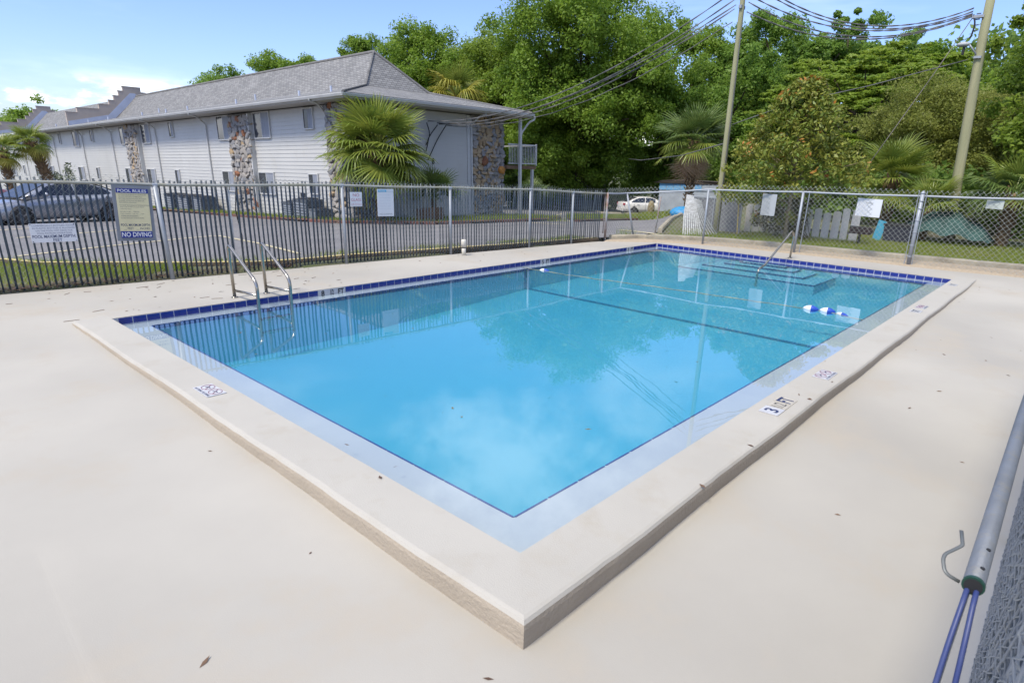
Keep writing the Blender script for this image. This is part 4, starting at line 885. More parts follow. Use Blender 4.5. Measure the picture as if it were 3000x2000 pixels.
# condensers beside the building
def condenser(x, y, w_, h_, label):
    z = gz(x, y) - 0.0; t = thing('air_conditioner', label, 'air conditioner', (x, y, z), 0, 'condenser units beside the white building')
    MB().box((x - .4, y - w_ / 2, z), (x + .4, y + w_ / 2, z + h_)).build('casing', acm, t)
    for k in range(6): MB().box((x - .412, y - w_ / 2 + .06, z + .10 + k * (h_ - .2) / 6), (x - .400, y + w_ / 2 - .06, z + .10 + (k + .55) * (h_ - .2) / 6)).build('louvre', galv_m, t)
    MB().tube([(x, y, z + h_), (x, y, z + h_ + .04)], w_ * .38, 16).build('fan_guard', dark_m, t)
condenser(11.75, 24.35, .85, .75, 'darker air conditioner with red sticker left of the taller unit near the building corner')
condenser(11.75, 23.2, 1.1, .88, 'taller grey air conditioner beneath the narrow lower window')
condenser(11.75, 22.2, .6, .5, 'low grey air conditioner nearest the stone corner pillar')
condenser(11.6, 35.6, 1.6, .9, 'wide black air conditioner farthest left behind the pool rules sign')
condenser(11.6, 37.6, 1.4, .95, 'grey air conditioner between two black units left of the stone pillar')
condenser(11.6, 33.7, 1.2, .85, 'black air conditioner closest to the stone pillar on its left')
t = thing('planter_box', 'brown slatted wooden box beside the front palm trunk', 'planter', (14.2, 17.9, gz(14.2, 17.9)))
for k in range(6): MB().box((13.7 + k * .17, 17.9, gz(14.2, 17.9)), (13.84 + k * .17, 17.95, gz(14.2, 17.9) + 0.62)).build('slat', mat('brown_boards', (0.14, 0.075, 0.04), 0.85, var=.8, vscale=4), t)
MB().box((13.7, 17.955, gz(14.2, 17.9)), (14.69, 18.4, gz(14.2, 17.9) + .56)).build('box', mat('brown_boards', (0.14, 0.075, 0.04)), t)

# ------------------------------------------------------------------ vehicles
def sedan(name, label, loc, rz, paint, s=1.0, group='cars parked in the lot'):
    """built nose towards +x, centre on the ground; loc z = ground"""
    t = thing(name, label, 'car', loc, rz, group); t.scale = (s, s, s)
    st = [(2.36, .34, .52, .60), (2.30, .26, .64, .74), (2.05, .22, .74, .84), (1.55, .20, .83, .89), (0.95, .19, .93, .915), (0.2, .19, .97, .92), (-0.6, .19, .985, .92), (-1.3, .20, 1.0, .915), (-1.75, .22, 1.02, .90), (-2.1, .25, 1.01, .86), (-2.30, .30, .96, .78), (-2.36, .40, .78, .70)]
    q = MB(); nr = 14
    for x, zb, zt, hw in st:
        h = zt - zb; pr = [(hw * .80, zb), (hw * .97, zb + h * .12), (hw, zb + h * .40), (hw * .985, zb + h * .62), (hw * .965, zb + h * .80), (hw * .90, zb + h * .95), (hw * .70, zt)]
        q.v += [(x, y, z) for y, z in pr] + [(x, -y, z) for y, z in pr[::-1]]
    for i in range(len(st) - 1):
        for k in range(nr): q.f.append((i * nr + k, (i + 1) * nr + k, (i + 1) * nr + (k + 1) % nr, i * nr + (k + 1) % nr))
    q.f += [tuple(range(nr)), tuple((len(st) - 1) * nr + k for k in range(nr))[::-1]]
    q.build('body', paint, t, True, world=False)
    gh = [(1.32, .90, .72, .90), (0.95, 1.10, .735, .80), (0.45, 1.35, .74, .65), (0.05, 1.425, .74, .60), (-0.5, 1.445, .74, .59), (-1.0, 1.40, .73, .59), (-1.45, 1.27, .72, .62), (-1.85, 1.08, .70, .68), (-2.08, 0.98, .68, .68)]
    q = MB(); nr = 8
    for x, zt, hb, ht in gh:
        zb = .90; pr = [(hb + .10, zb - .02), (hb + .07, zb + .05), (ht + .04, zt - .06 if zt > 1 else zt), (ht * .8, zt)]
        q.v += [(x, y, z) for y, z in pr] + [(x, -y, z) for y, z in pr[::-1]]
    for i in range(len(gh) - 1):
        for k in range(nr): q.f.append((i * nr + k, (i + 1) * nr + k, (i + 1) * nr + (k + 1) % nr, i * nr + (k + 1) % nr))
    q.build('cabin', paint, t, True, world=False)
    for sd in (1, -1):
        def side(pts, nm, m, off=0.012):
            P = []
            for x, z in pts:
                f = min(1, max(0, (z - .95) / .45)); y = (.80 * (1 - f) + .645 * f) + off; P.append((x, sd * y, z))
            MB().add(P, [tuple(range(len(P)))]).build(nm, m, t, world=False)
        side([(0.98, .985), (0.42, 1.30), (0.05, 1.375), (-.36, 1.385), (-.40, .985)], 'side_window', carglass_m)
        side([(-.47, .985), (-.43, 1.385), (-.95, 1.345), (-1.40, 1.20), (-1.62, 1.03), (-1.60, .985)], 'side_window', carglass_m)
        for x in (-.10, -1.05): MB().box((x - .10, sd * .905 - .02, .80), (x + .10, sd * .905 + .02, .83)).build('door_handle', galv_m, t, world=False)
        MB().tube([(.62, sd * .86, .98), (.66, sd * .98, 1.03)], .03, 6).ball((.66, sd * 1.03, 1.04), .10, 8, 5, (.6, 1, .75)).build('mirror', paint, t, True, world=False)
        for x in (.48, -.43, -1.42): MB().box((x - .006, sd * .895 - .035, .30), (x + .006, sd * .925, .93)).build('door_seam', dark_m, t, world=False) if x != .48 else None
        MB().box((-2.33, sd * .74 - .10, .76), (-2.18, sd * .74 + .10, .93)).build('tail_light', tail_m, t, world=False)
        MB().box((2.12, sd * .66 - .14, .60), (2.31, sd * .66 + .14, .71)).build('headlight', glass_m, t, world=False)
        for x in (1.42, -1.36):
            MB().tube([(x, sd * .60, .33), (x, sd * .905, .33)], .375, 22).build('wheel_arch', dark_m, t, True, world=False)
            wh = MB().tube([(x, sd * .70, .32), (x, sd * .715, .32), (x, sd * .90, .32), (x, sd * .925, .32)], [.29, .32, .32, .28], 22).build('tyre', tyre_m, t, True, world=False)
            q = MB().tube([(x, sd * .925, .32), (x, sd * .930, .32)], .20, 20)
            for k in range(5):
                a = 2 * math.pi * k / 5; q.tube([(x, sd * .935, .32), (x + .2 * math.cos(a), sd * .935, .32 + .2 * math.sin(a))], .028, 5)
            q.build('rim', rim_m, wh, world=False)
    MB().add([(1.30, .64, .93), (1.30, -.64, .93), (.40, -.56, 1.365), (.40, .56, 1.365)], [(0, 1, 2, 3)]).add([], []).build('windscreen', carglass_m, t, world=False).location = (0.02, 0, 0.012)
    MB().add([(-1.12, .56, 1.375), (-1.12, -.56, 1.375), (-1.97, -.62, 1.03), (-1.97, .62, 1.03)], [(0, 1, 2, 3)]).build('rear_window', carglass_m, t, world=False).location = (-0.02, 0, 0.02)
    MB().box((-2.375, -.26, .55), (-2.36, .26, .68)).build('number_plate', signw_m, t, world=False)
    MB().box((-2.40, -.74, .30), (-2.28, .74, .50)).build('bumper', paint, t, world=False)
    return t
def head(fx, fy): return math.atan2(fy, fx)
sedan('parked_car', 'silver grey sedan parked behind the slatted left fence, nose to the left', (3.70, 26.95, gz(3.7, 26.9)), head(-.963, -.27), silver_m, 1.02)
sedan('parked_car', 'dark red car roof just showing beyond the silver sedan', (0.6, 30.6, gz(.6, 30.6) + .12), head(-.963, -.27), maroon_m, 1.05)
sedan('parked_car', 'white sedan seen from behind at the far edge of the parking lot', (35.2, 21.1, gz(35.2, 21.1) + .02), head(.8, -.6), whitecar_m, .80)

# ------------------------------------------------------------------ utility poles, cables
p1 = thing('utility_pole', 'pale treated wooden utility pole standing left of the magnolia', 'utility pole', (15.84, 6.68, 0))
MB().tube([(15.84, 6.68, -.5), (15.84, 6.68, 1.6), (15.83, 6.69, 4.0), (15.82, 6.70, 6.3), (15.82, 6.70, 7.2)], [.092, .086, .077, .068, .064], 14).build('shaft', pole_m, p1, True)
MB().tube([(15.76, 6.60, 0.0), (15.755, 6.60, 3.2), (15.76, 6.61, 5.6)], .011, 6).build('riser_wire', cable_m, p1)
MB().box((15.70, 6.66, 6.02), (15.95, 6.74, 6.10)).build('cable_bracket', galv_m, p1)
p2 = thing('utility_pole', 'leaning wooden utility pole with a flood lamp at the right edge', 'utility pole', (20.54, 1.30, 0))
MB().tube([(20.54, 1.30, -.5), (20.52, 1.50, 1.7), (20.50, 1.62, 4.0), (20.47, 1.69, 5.4), (20.46, 1.74, 7.4)], [.155, .142, .128, .118, .105], 16).build('shaft', pole_m, p2, True)
q = MB().tube([(20.40, 1.72, 5.10), (20.34, 1.88, 5.30), (20.33, 1.98, 5.42)], .022, 8); q.build('lamp_arm', galv_m, p2, True)
lm = MB().ball((20.34, 2.10, 5.40), .15, 12, 8, (.8, 1.15, .45)).build('flood_lamp', signg_m, p2, True)
MB().tube([(20.34, 2.06, 5.36), (20.34, 2.07, 5.14)], .035, 8).build('photo_cell', dark_m, p2)
MB().box((20.30, 1.60, 5.02), (20.40, 1.78, 5.08)).build('clamp', galv_m, p2)
MB().tube(bend([(20.36, 2.02, 6.14), (20.36, 1.93, 5.9), (20.38, 1.96, 5.62), (20.37, 2.0, 5.55)], .1, 4), .022, 6).build('cable_loop', dark_m, p2)
for k in range(4): MB().tube([(20.45, 1.86, 5.75 + k * .14), (20.42, 1.96, 5.74 + k * .14)], .015, 5).build('insulator', dark_m, p2)
MB().box((20.34, 1.76, 6.05), (20.46, 2.05, 6.12)).build('cable_bracket', galv_m, p2)
def cable(a, b, sag, r, label, group, n=26, wob=0.012, extra=None, m=cable_m, strands=1, shape=None):
    a, b = Vector(a), Vector(b); q = MB()
    for s in range(strands):
        P = []
        for k in range(n + 1):
            f = k / n; p = a.lerp(b, f); p.z -= sag * 4 * f * (1 - f)
            an = f * 46 + s * 2 * math.pi / max(1, strands); rr = (wob if strands == 1 else r * 1.05)
            p += Vector((math.cos(an) * rr * .6, math.cos(an) * rr * .6, math.sin(an) * rr)); P.append(p)
        if extra: P += [Vector(e) for e in extra]
        q.tube(P, r, 5)
    o = q.build('overhead_cable', m, smooth=True); return tag(o, label, 'cable', group)
GB = 'cables from the pole down to the building'; GP = 'cables slung between the two utility poles'
ent = [(15.95, 20.40, 3.30), (16.55, 20.42, 3.28), (17.0, 20.42, 3.30)]
W1 = [((15.78, 6.80, 6.55), (16.0, 20.4, 3.42), .92, .011, 'topmost twisted cable from the pole towards the building eave'),
      ((15.76, 6.82, 6.30), (16.5, 20.4, 3.38), .90, .011, 'second twisted cable from the top running to the building'),
      ((15.74, 6.84, 6.12), (16.6, 20.4, 3.34), .80, .011, 'middle twisted cable of the bundle running to the building'),
      ((15.72, 6.86, 6.02), (17.0, 20.4, 3.32), .82, .011, 'second lowest cable of the bundle reaching the building'),
      ((15.70, 6.86, 5.70), (17.05, 20.4, 3.30), .85, .012, 'lowest pale single wire sagging below the bundle to the building')]
for i, (a, b, s_, r_, lb) in enumerate(W1): cable(a, b, s_, r_, lb, GB, strands=2 if i < 4 else 1, n=44)
W2 = [((15.90, 6.58, 6.75), (20.36, 2.05, 6.30), .75, .011, 'highest cable between the two poles'), ((15.92, 6.54, 6.62), (20.36, 2.05, 6.22), .72, .011, 'second highest cable between the two poles'),
      ((15.90, 6.56, 6.35), (20.36, 2.05, 6.16), .62, .011, 'middle cable between the two poles'), ((15.90, 6.56, 6.18), (20.36, 2.05, 6.13), .68, .011, 'fourth cable down between the two poles'),
      ((15.90, 6.58, 5.95), (20.36, 2.03, 6.10), .62, .011, 'lowest cable between the two poles')]
for a, b, s_, r_, lb in W2: cable(a, b, s_, r_, lb, GP, strands=2, n=40)
for i, (a, mid, b) in enumerate((((15.95, 20.42, 3.36), (16.15, 20.45, 2.95), (15.95, 20.5, 2.2)), ((16.55, 20.42, 3.30), (16.15, 20.48, 2.85), (15.95, 20.5, 2.45)), ((17.02, 20.42, 3.30), (16.6, 20.48, 2.75), (16.05, 20.5, 1.86)))):
    P = bend([a, mid, b], .5, 8); o = MB().tube(P, .022, 6).build('drop_cable', dark_m, None, True)
    tag(o, ('leftmost dark cable drooping down the end wall behind the palm', 'middle dark drop cable on the shaded end wall', 'rightmost dark cable curving down past the house number')[i], 'cable', 'drop cables on the end wall')
o = MB().tube([(20.40, 2.02, 6.1), (19.9, 2.6, 4.6), (19.3, 3.3, 2.9), (18.9, 3.7, 1.9)], .012, 5).build('guy_wire', wood_m, None, True); tag(o, 'slanting guy wire left of the flood lamp pole', 'wire')
o = MB().tube([(20.30, 1.9, 5.0), (18.6, 3.9, 4.25), (17.2, 5.4, 3.75), (15.9, 6.6, 3.1)], .013, 5).build('overhead_cable', cable_m, None, True); tag(o, 'thin single cable slanting across the trees between the poles', 'cable')
o = MB().tube([(22.3, .9, 5.6), (22.6, .4, 3.9), (22.9, .0, 2.6)], .02, 5).build('guy_wire', ypaint_m, None, True); tag(o, 'yellowish guy wire right of the flood lamp pole', 'wire')
o = MB().tube([(15.85, 6.7, 2.6), (22, 11.5, 2.35), (30, 18.5, 2.2), (34, 22, 2.3)], .02, 5).build('overhead_cable', cable_m, None, True); tag(o, 'thin low cable running back from the left pole past the shaded palm', 'cable')

# ------------------------------------------------------------------ things beyond the right fence
t = thing('slat_bundle', 'stack of white corrugated strips leaning almost upright by the fence gap', 'slat bundle', (14.5, 6.8, 0.03), 0, 'white strips stacked by the fence')
strip = mat('white_strips', (0.60, 0.60, 0.58), 0.6, var=0.9, vscale=8, col2=(0.34, 0.33, 0.30), stretch=(1, 1, 3))
for k in range(9):
    f = k / 8; b0 = Vector((14.28 + .45 * f, 6.92 - .34 * f, 0.03)); tp = Vector((14.52 + .07 * f, 7.04 - .14 * f, 1.16 - .02 * f)); side_ = Vector((.6, -.78, 0)) * .018; md = b0.lerp(tp, .5) + Vector((-.02, .02, .0)) * (4 - k) * .25
    q = MB(); P = [b0, b0.lerp(md, .5), md, md.lerp(tp, .5), tp]
    for p in P: q.v += [tuple(p - side_), tuple(p + side_), tuple(p + side_ + Vector((.012, .01, 0))), tuple(p - side_ + Vector((.012, .01, 0)))]
    for i in range(4):
        for m_ in range(4): q.f.append((i * 4 + m_, i * 4 + (m_ + 1) % 4, i * 4 + 4 + (m_ + 1) % 4, i * 4 + 4 + m_))
    q.build('strip', strip, t)
t = thing('slat_bundle', 'white corrugated strips bowed in a curve against the fence', 'slat bundle', (14.9, 6.6, 0.03), 0, 'white strips stacked by the fence')
for k in range(7):
    f = k / 6; b0 = Vector((14.80 + .55 * f, 6.52 - .22 * f + .1, 0.03 + .04 * f)); tp = Vector((14.60 + .10 * f, 6.88 - .18 * f, 1.07 - .05 * f)); side_ = Vector((.6, -.78, 0)) * .018; q = MB()
    for j in range(7):
        s_ = j / 6; p = b0.lerp(tp, s_) + Vector((-.10, .08, 0)) * 4 * s_ * (1 - s_) * .6
        q.v += [tuple(p - side_), tuple(p + side_), tuple(p + side_ + Vector((.012, .01, 0))), tuple(p - side_ + Vector((.012, .01, 0)))]
    for i in range(6):
        for m_ in range(4): q.f.append((i * 4 + m_, i * 4 + (m_ + 1) % 4, i * 4 + 4 + (m_ + 1) % 4, i * 4 + 4 + m_))
    q.build('strip', strip, t)
t = thing('screened_fence', 'dark grey screened fence panel behind the pole base', 'fence', (16.95, 7.3, 0.03))
MB().box((16.93, 6.42, 0.0), (16.97, 8.35, 0.98)).build('screen', screen_m, t)
MB().tube([(16.92, 6.4, 1.0), (16.92, 8.35, 1.02)], .018, 6).build('top_rail', galv_m, t)
for y in (6.42, 7.35, 8.3): MB().tube([(16.91, y, -.1), (16.91, y, 1.02)], .02, 6).build('post', galv_m, t)
o = MB().tube([(16.5, 6.28, -.1), (16.5, 6.36, .9)], .018, 6).build('stake', mat('yellow_stake', (.42, .33, .10), .7, var=.6), None); tag(o, 'thin yellow stake standing before the grey screened fence', 'stake')
t = thing('picket_fence', 'weathered white fence of wide upright boards behind the magnolia', 'fence', (17.6, 5, 0.03))
yy = 6.55; k = 0
while yy > 3.35:
    wv = .205 + rnd.uniform(-.02, .02); top = .80 + rnd.uniform(-.05, .14)
    q = MB(); P = [(17.58, yy, .0), (17.58, yy - wv, .0), (17.58, yy - wv, top - .03), (17.58, yy - wv * .5, top), (17.58, yy, top - .03)]
    o = q.prism(P, (.022, 0, 0)).build('picket', picket_m, t); o.rotation_euler.x = rnd.uniform(-.02, .02)
    yy -= wv + .055
for z in (.2, .62): MB().box((17.605, 3.4, z), (17.65, 6.55, z + .07)).build('rail', wood_m, t)
MB().tube([(17.62, 3.28, -.1), (17.62, 3.28, 1.0)], .02, 6).build('post', galv_m, t)
o = MB().prism([(18.84, 3.07, .0), (18.60, 2.80, .0), (18.66, 2.72, .56), (18.88, 2.98, .60)], (.03, .02, 0)).build('panel', cyan_m, None); tag(o, 'light blue flat panel leaning beside the dark bin behind the fence', 'panel')
t = thing('storage_bin', 'dark bin tucked under the teal netting beside the blue panel', 'bin', (18.7, 2.45, .03))
MB().prism([(18.5, 2.72, .0), (18.5, 2.05, .0), (18.5, 2.0, .46), (18.5, 2.74, .50)], (.5, 0, 0)).build('bin_body', mat('dark_bin', (.02, .022, .035), .6, var=.5), t)
MB().box((18.47, 1.98, .47), (19.03, 2.76, .53)).build('lid', dark_m, t)
t = thing('barbecue_grill', 'small dark pedestal grill on the grass behind the fence', 'grill', (17.0, 2.97, .03))
MB().tube([(17.0, 2.97, 0), (17.0, 2.97, .30)], .035, 8).build('pedestal', dark_m, t)
MB().box((16.85, 2.70, .30), (17.15, 3.22, .48)).build('firebox', mat('rusty_grill', (.045, .03, .03), .8, var=.8, vscale=6), t)
MB().tube([(16.85, 2.70, .50), (16.85, 3.22, .50)], .012, 6).build('grate', dark_m, t)
# teal netting draped over a heap
q = MB(); nx, ny = 24, 40
for j in range(ny + 1):
    for i in range(nx + 1):
        u, v = i / nx, j / ny; x = 19.3 + 1.7 * u; y = 2.55 - 2.3 * v
        h = 0.88 * (math.sin(math.pi * min(1, max(0, u * .9 + .02))) ** .35) * (0.30 + .70 * math.sin(math.pi * min(1, v * 1.02)) ** .6) * (1 - .30 * sm(.45, 1, v))
        h += .05 * math.sin(v * 21 + u * 4) + .035 * math.sin(u * 17 + v * 9)
        q.v.append((x - .25 * (1 - abs(2 * v - 1)) * (1 - u), y, .02 + max(0, h)))
for j in range(ny):
    for i in range(nx): a = j * (nx + 1) + i; q.f.append((a, a + 1, a + nx + 2, a + nx + 1))
o = q.build('netting', teal_m, None, True); tag(o, 'teal shade netting draped in a heap on the grass behind the right fence', 'netting')
# blue and grey shed, small tarp, clutter
t = thing('shed', 'low pale shed with a light blue top band and sagging dark roof', 'shed', (31.5, 16, gz(31.5, 16)))
z0 = gz(31.5, 16) - .2
MB().prism([(30.8, 17.6, z0), (32.3, 14.3, z0), (32.3, 14.3, .98), (30.8, 17.6, .98)], (1.8, .8, 0)).build('wall', shed_m, t)
for k in range(9):
    a = Vector((30.8, 17.6)).lerp(Vector((32.3, 14.3)), k / 9); b = Vector((30.8, 17.6)).lerp(Vector((32.3, 14.3)), (k + .93) / 9)
    if k in (4,): continue
    MB().prism([(a.x - .03, a.y, .62), (b.x - .03, b.y, .62), (b.x - .03, b.y, .97), (a.x - .03, a.y, .97)], (.03, .012, 0)).build('board', shedb_m if k < 6 else shed_m, t)
MB().prism([(30.5, 17.9, 1.0), (32.4, 14.0, 1.0), (32.2, 14.2, 1.14), (31.2, 16.4, 1.20), (30.6, 17.6, 1.1)], (2.0, .9, 0)).build('roof', mat('rotten_roof', (.07, .055, .045), .9, var=.9, vscale=4), t)
o = MB().ball((25.2, 12.9, gz(25.2, 12.9) + .05), .62, 12, 7, (1.1, 1.0, .5)).build('tarpaulin', mat('blue_tarp', (.03, .26, .52), .5, var=.7, vscale=4, bump=.4, bscale=6), None, True); tag(o, 'bright blue tarp heap on the ground left of the white strips', 'tarp')
o = MB().prism([(33.6, 18.9, gz(33.6, 18.9) - .1), (34.1, 17.9, gz(34, 18) - .1), (34.0, 18.1, gz(34, 18) + .55), (33.7, 18.7, gz(34, 18.6) + .8)], (.1, .05, 0)).build('inflatable', mat('yellow_blue', (.48, .40, .16), .6, var=1.0, vscale=1.2, col2=(.05, .18, .38)), None); tag(o, 'yellow and blue play inflatable leaning in the dark far right of the white car', 'inflatable')
o = MB().ball((33.6, 19.75, gz(33.6, 19.75) + .42), .34, 10, 7, (.7, .7, 1.5)).build('bag', mat('tan_bag', (.30, .24, .12), .8, var=.8, vscale=2), None, True); tag(o, 'upright tan sack standing right of the white car', 'sack')
# far wooden fence with the white door leaning on it
t = thing('wooden_fence', 'far grey wooden board fence along the back of the parking lot', 'fence', (48, 39, -2.5))
A_, B_ = Vector((56, 53)), Vector((43.2, 30.2)); q = MB(); n = 150; d_ = (B_ - A_) / n
for k in range(n):
    a = A_ + d_ * k; b = A_ + d_ * (k + .92); z = gz(a.x, a.y); tp = -.02 + .35 * (k / n) + rnd.uniform(-.03, .03); off = rnd.uniform(0, .04)
    q.prism([(a.x + off, a.y, z - .2), (b.x + off, b.y, z - .2), (b.x + off, b.y, tp), (a.x + off, a.y, tp)], (.03, .0, 0))
o = q.build('boards', wood_m, t); o['kind'] = 'stuff'
MB().prism([(A_.x - .06, A_.y, -.6), (B_.x - .06, B_.y, -.4), (B_.x - .06, B_.y, -.3), (A_.x - .06, A_.y, -.5)], (.05, .02, 0)).build('rail', wood_m, t)
o = MB().prism([(43.6, 33.4, gz(43.6, 33.4)), (44.6, 32.2, gz(44.6, 32.2)), (44.6, 32.2, .05), (43.6, 33.4, .05)], (.06, .03, 0)).build('door_panel', trimw_m, None); tag(o, 'white door panel propped on the far wooden fence left of the white car', 'door panel')
t = thing('small_house', 'low grey roofed house under the dark trees beyond the balcony', 'house', (42.6, 38.5, -2))
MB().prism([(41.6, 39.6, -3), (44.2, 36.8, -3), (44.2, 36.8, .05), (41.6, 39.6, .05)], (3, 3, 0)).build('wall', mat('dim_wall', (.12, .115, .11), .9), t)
MB().add([(41.2, 39.9, .05), (44.5, 36.4, .05), (47.6, 39.6, .05), (44.3, 43, .05), (42.6, 40.0, .95), (44.6, 37.9, .95)], [(0, 1, 5, 4), (1, 2, 5), (2, 3, 4, 5), (3, 0, 4)]).build('roof', mat('grey_roof', (.13, .12, .115), .95, var=.6), t)
MB().prism([(41.15, 39.85, .0), (44.45, 36.35, .0), (44.45, 36.35, .08), (41.15, 39.85, .08)], (.04, .04, 0)).build('fascia', trimw_m, t)

# ------------------------------------------------------------------ vegetation
def leaves(cent, rad, per, size, squash=(1, 1, .8), upbias=.55, aspect=.5, droop=0.0, surf=.45):
    """rhombic leaves spread through clumps: returns verts, quads"""
    cent = np.repeat(np.asarray(cent), per, 0); rad = np.repeat(np.asarray(rad), per)
    n = len(cent); d = rng.normal(size=(n, 3)); d /= np.linalg.norm(d, axis=1, keepdims=True)
    rr = rng.random(n) ** surf
    p = cent + d * (rr * rad)[:, None] * np.array(squash)
    nr = d * .55 + rng.normal(size=(n, 3)) * .55 + np.array([0, 0, upbias]); nr /= np.linalg.norm(nr, axis=1, keepdims=True)
    a = rng.normal(size=(n, 3)); a[:, 2] -= droop; a -= nr * (a * nr).sum(1, keepdims=True); a /= np.linalg.norm(a, axis=1, keepdims=True)
    b = np.cross(nr, a); s = size * rng.uniform(.6, 1.35, n)
    a *= (s * .5)[:, None]; b *= (s * .5 * aspect)[:, None]
    V = np.stack([p - a, p + b - a * .1, p + a, p - b - a * .1], 1).reshape(-1, 3)
    return V, np.arange(n * 4).reshape(-1, 4)
def crown_clumps(h0, h1, r, nl, nc, lobe=.42, seed=0, flat=.8):
    """lobes inside an egg shaped envelope, clumps on the lobes; local to the trunk foot"""
    g = np.random.default_rng(seed); hc = (h0 + h1) / 2; hh = (h1 - h0) / 2; Lc = []
    tries = 0
    while len(Lc) < nl and tries < 4000:
        tries += 1
        u = g.normal(size=3); u /= np.linalg.norm(u); k = g.random() ** .33 * .78
        c = np.array([u[0] * r * k, u[1] * r * k, hc + u[2] * hh * k])
        rl = lobe * r * g.uniform(.55, 1.1)
        if all(np.linalg.norm((c - q[0])) > .35 * (rl + q[1]) for q in Lc): Lc.append((c, rl))
    C_, R_ = [], []
    for c, rl in Lc:
        m = max(5, int(nc * (rl / (lobe * r)) ** 2 / len(Lc)))
        u = g.normal(size=(m, 3)); u /= np.linalg.norm(u, axis=1, keepdims=True); u[:, 2] = np.where(u[:, 2] < -.5, -u[:, 2] * .7, u[:, 2])
        C_.append(c + u * rl * g.uniform(.45, 1.05, (m, 1)) * np.array([1, 1, flat])); R_.append(rl * g.uniform(.22, .46, m))
    fill = int(nc * .42); u = g.normal(size=(fill, 3)); u /= np.linalg.norm(u, axis=1, keepdims=True); u *= (g.random((fill, 1)) ** .4) * .82
    C_.append(np.array([0, 0, hc]) + u * np.array([r, r, hh])); R_.append(r * lobe * g.uniform(.2, .42, fill))
    P, Q = np.concatenate(C_), np.concatenate(R_)
    zt = np.sort(P[:, 2] + Q * .7)[-max(4, len(P) // 45)]; zb = np.sort(P[:, 2] - Q * .7)[3]; P[:, 2] = h0 + (P[:, 2] - zb) * (h1 - h0) / (zt - zb)
    rad = np.quantile(np.hypot(P[:, 0], P[:, 1]), .93); P[:, :2] *= r * .95 / rad
    Lc = [(np.array([c[0] * r * .95 / rad, c[1] * r * .95 / rad, min(h1 - .6, h0 + (c[2] - zb) * (h1 - h0) / (zt - zb))]), rl) for c, rl in Lc]
    return P, Q, Lc
def limb_mesh(Lc, h0, h1, r, base_r, seed=0):
    r_ = random.Random(seed); q = MB(); top = h0 + (h1 - h0) * .55
    tr = [Vector((0, 0, -.6)), Vector((r_.uniform(-.1, .1), r_.uniform(-.1, .1), h0 * .6)), Vector((r_.uniform(-.3, .3), r_.uniform(-.3, .3), h0 + .2)), Vector((r_.uniform(-.4, .4), r_.uniform(-.4, .4), top))]
    q.tube(tr, [base_r * 1.25, base_r, base_r * .8, base_r * .3], 10)
    for c, rl in Lc:
        s = tr[1].lerp(tr[3], r_.uniform(.45, 1)); e_ = Vector(c); m_ = s.lerp(e_, .5) + Vector((0, 0, -.12 * (e_ - s).length)) + Vector((r_.uniform(-.3, .3), r_.uniform(-.3, .3), 0))
        q.tube([s, s.lerp(m_, .6), m_, m_.lerp(e_, .6) + Vector((0, 0, .1)), e_], [base_r * .42, base_r * .34, base_r * .26, base_r * .18, base_r * .08], 6)
    return q
def tree(name, label, x, y, top, r, h0, leafm, nl, nc, per, size, seed, group=None, z=None, base_r=None, flat=.8, lobe=.42, squash=(1, 1, .75), asp=.55, barkm=None, surf=.45, upb=.55):
    z = gz(x, y) if z is None else z; t = thing(name, label, 'tree', (x, y, z), 0, group); H = top - z
    Cc, Rc, Lc = crown_clumps(h0 - z, H, r, nl, nc, lobe, seed, flat)
    V, F = leaves(Cc, Rc * 1.22, int(per * 1.9), size * .68, squash, upb, asp, surf=surf)
    link('crown', npmesh('crown', V, F, leafm), t)
    limb_mesh(Lc, max(.8, h0 - z), H, r, base_r or .03 * H, seed).build('trunk', barkm or bark_m, t, True, world=False); return t
GT = 'tall trees behind the parking lot'; GR = 'trees rising behind the apartment roof'
tree('oak_tree', 'tallest dense oak filling the middle of the tree line left of the pole', 37.8, 29.2, 14.6, 6.6, .4, oak_m, 24, 760, 135, .30, 1, GT, lobe=.40)
tree('oak_tree', 'lower bright green oak skirt at the foot of the tallest oak', 38.6, 31.6, 6.4, 3.9, -1.2, oak_m, 14, 300, 120, .28, 2, GT)
tree('oak_tree', 'mid height oak filling left of the tallest oak above the balcony', 40.0, 34.4, 9.6, 4.6, -.5, oak2_m, 14, 320, 110, .30, 3, GT)
tree('oak_tree', 'bushy oak whose crown stands above the roof edge right of the roof palm', 36.3, 36.6, 11.3, 3.7, 1.0, lime_m, 10, 330, 120, .28, 4, GR, lobe=.56)
tree('oak_tree', 'broad oak crown right behind the roof palm', 37.6, 41.0, 11.5, 4.4, 1.0, lime_m, 10, 360, 120, .30, 5, GR, lobe=.56)
tree('oak_tree', 'rounded oak left of the roof palm just right of the roof ridge end', 33.8, 43.7, 12.2, 4.6, 1.5, oak_m, 12, 380, 120, .30, 6, GR, lobe=.56)
tree('pine_tree', 'slim tree top peeking over the roof ridge end', 33.0, 49.0, 11.8, 2.7, 3.0, oak_m, 6, 260, 110, .26, 7, GR, lobe=.6)
tree('oak_tree', 'distant tree top left of the ridge end showing above the roof slope', 41.0, 76.5, 13.4, 3.8, 1, oak_m, 6, 210, 90, .42, 8, GR, lobe=.56)
tree('oak_tree', 'distant tree top above the middle of the roof ridge', 38.0, 78.6, 13.4, 4.6, 1, oak_m, 6, 220, 90, .42, 9, GR, lobe=.56)
tree('oak_tree', 'distant low tree top furthest left along the roof ridge', 34.0, 80.6, 11.4, 4.6, 1, oak2_m, 6, 210, 90, .42, 10, GR, lobe=.56)
tree('oak_tree', 'far tree seen beyond the second stepped parapet at far left', 17.6, 97, 6.4, 4.0, -1, oak_m, 6, 190, 90, .42, 11, GR, lobe=.56)
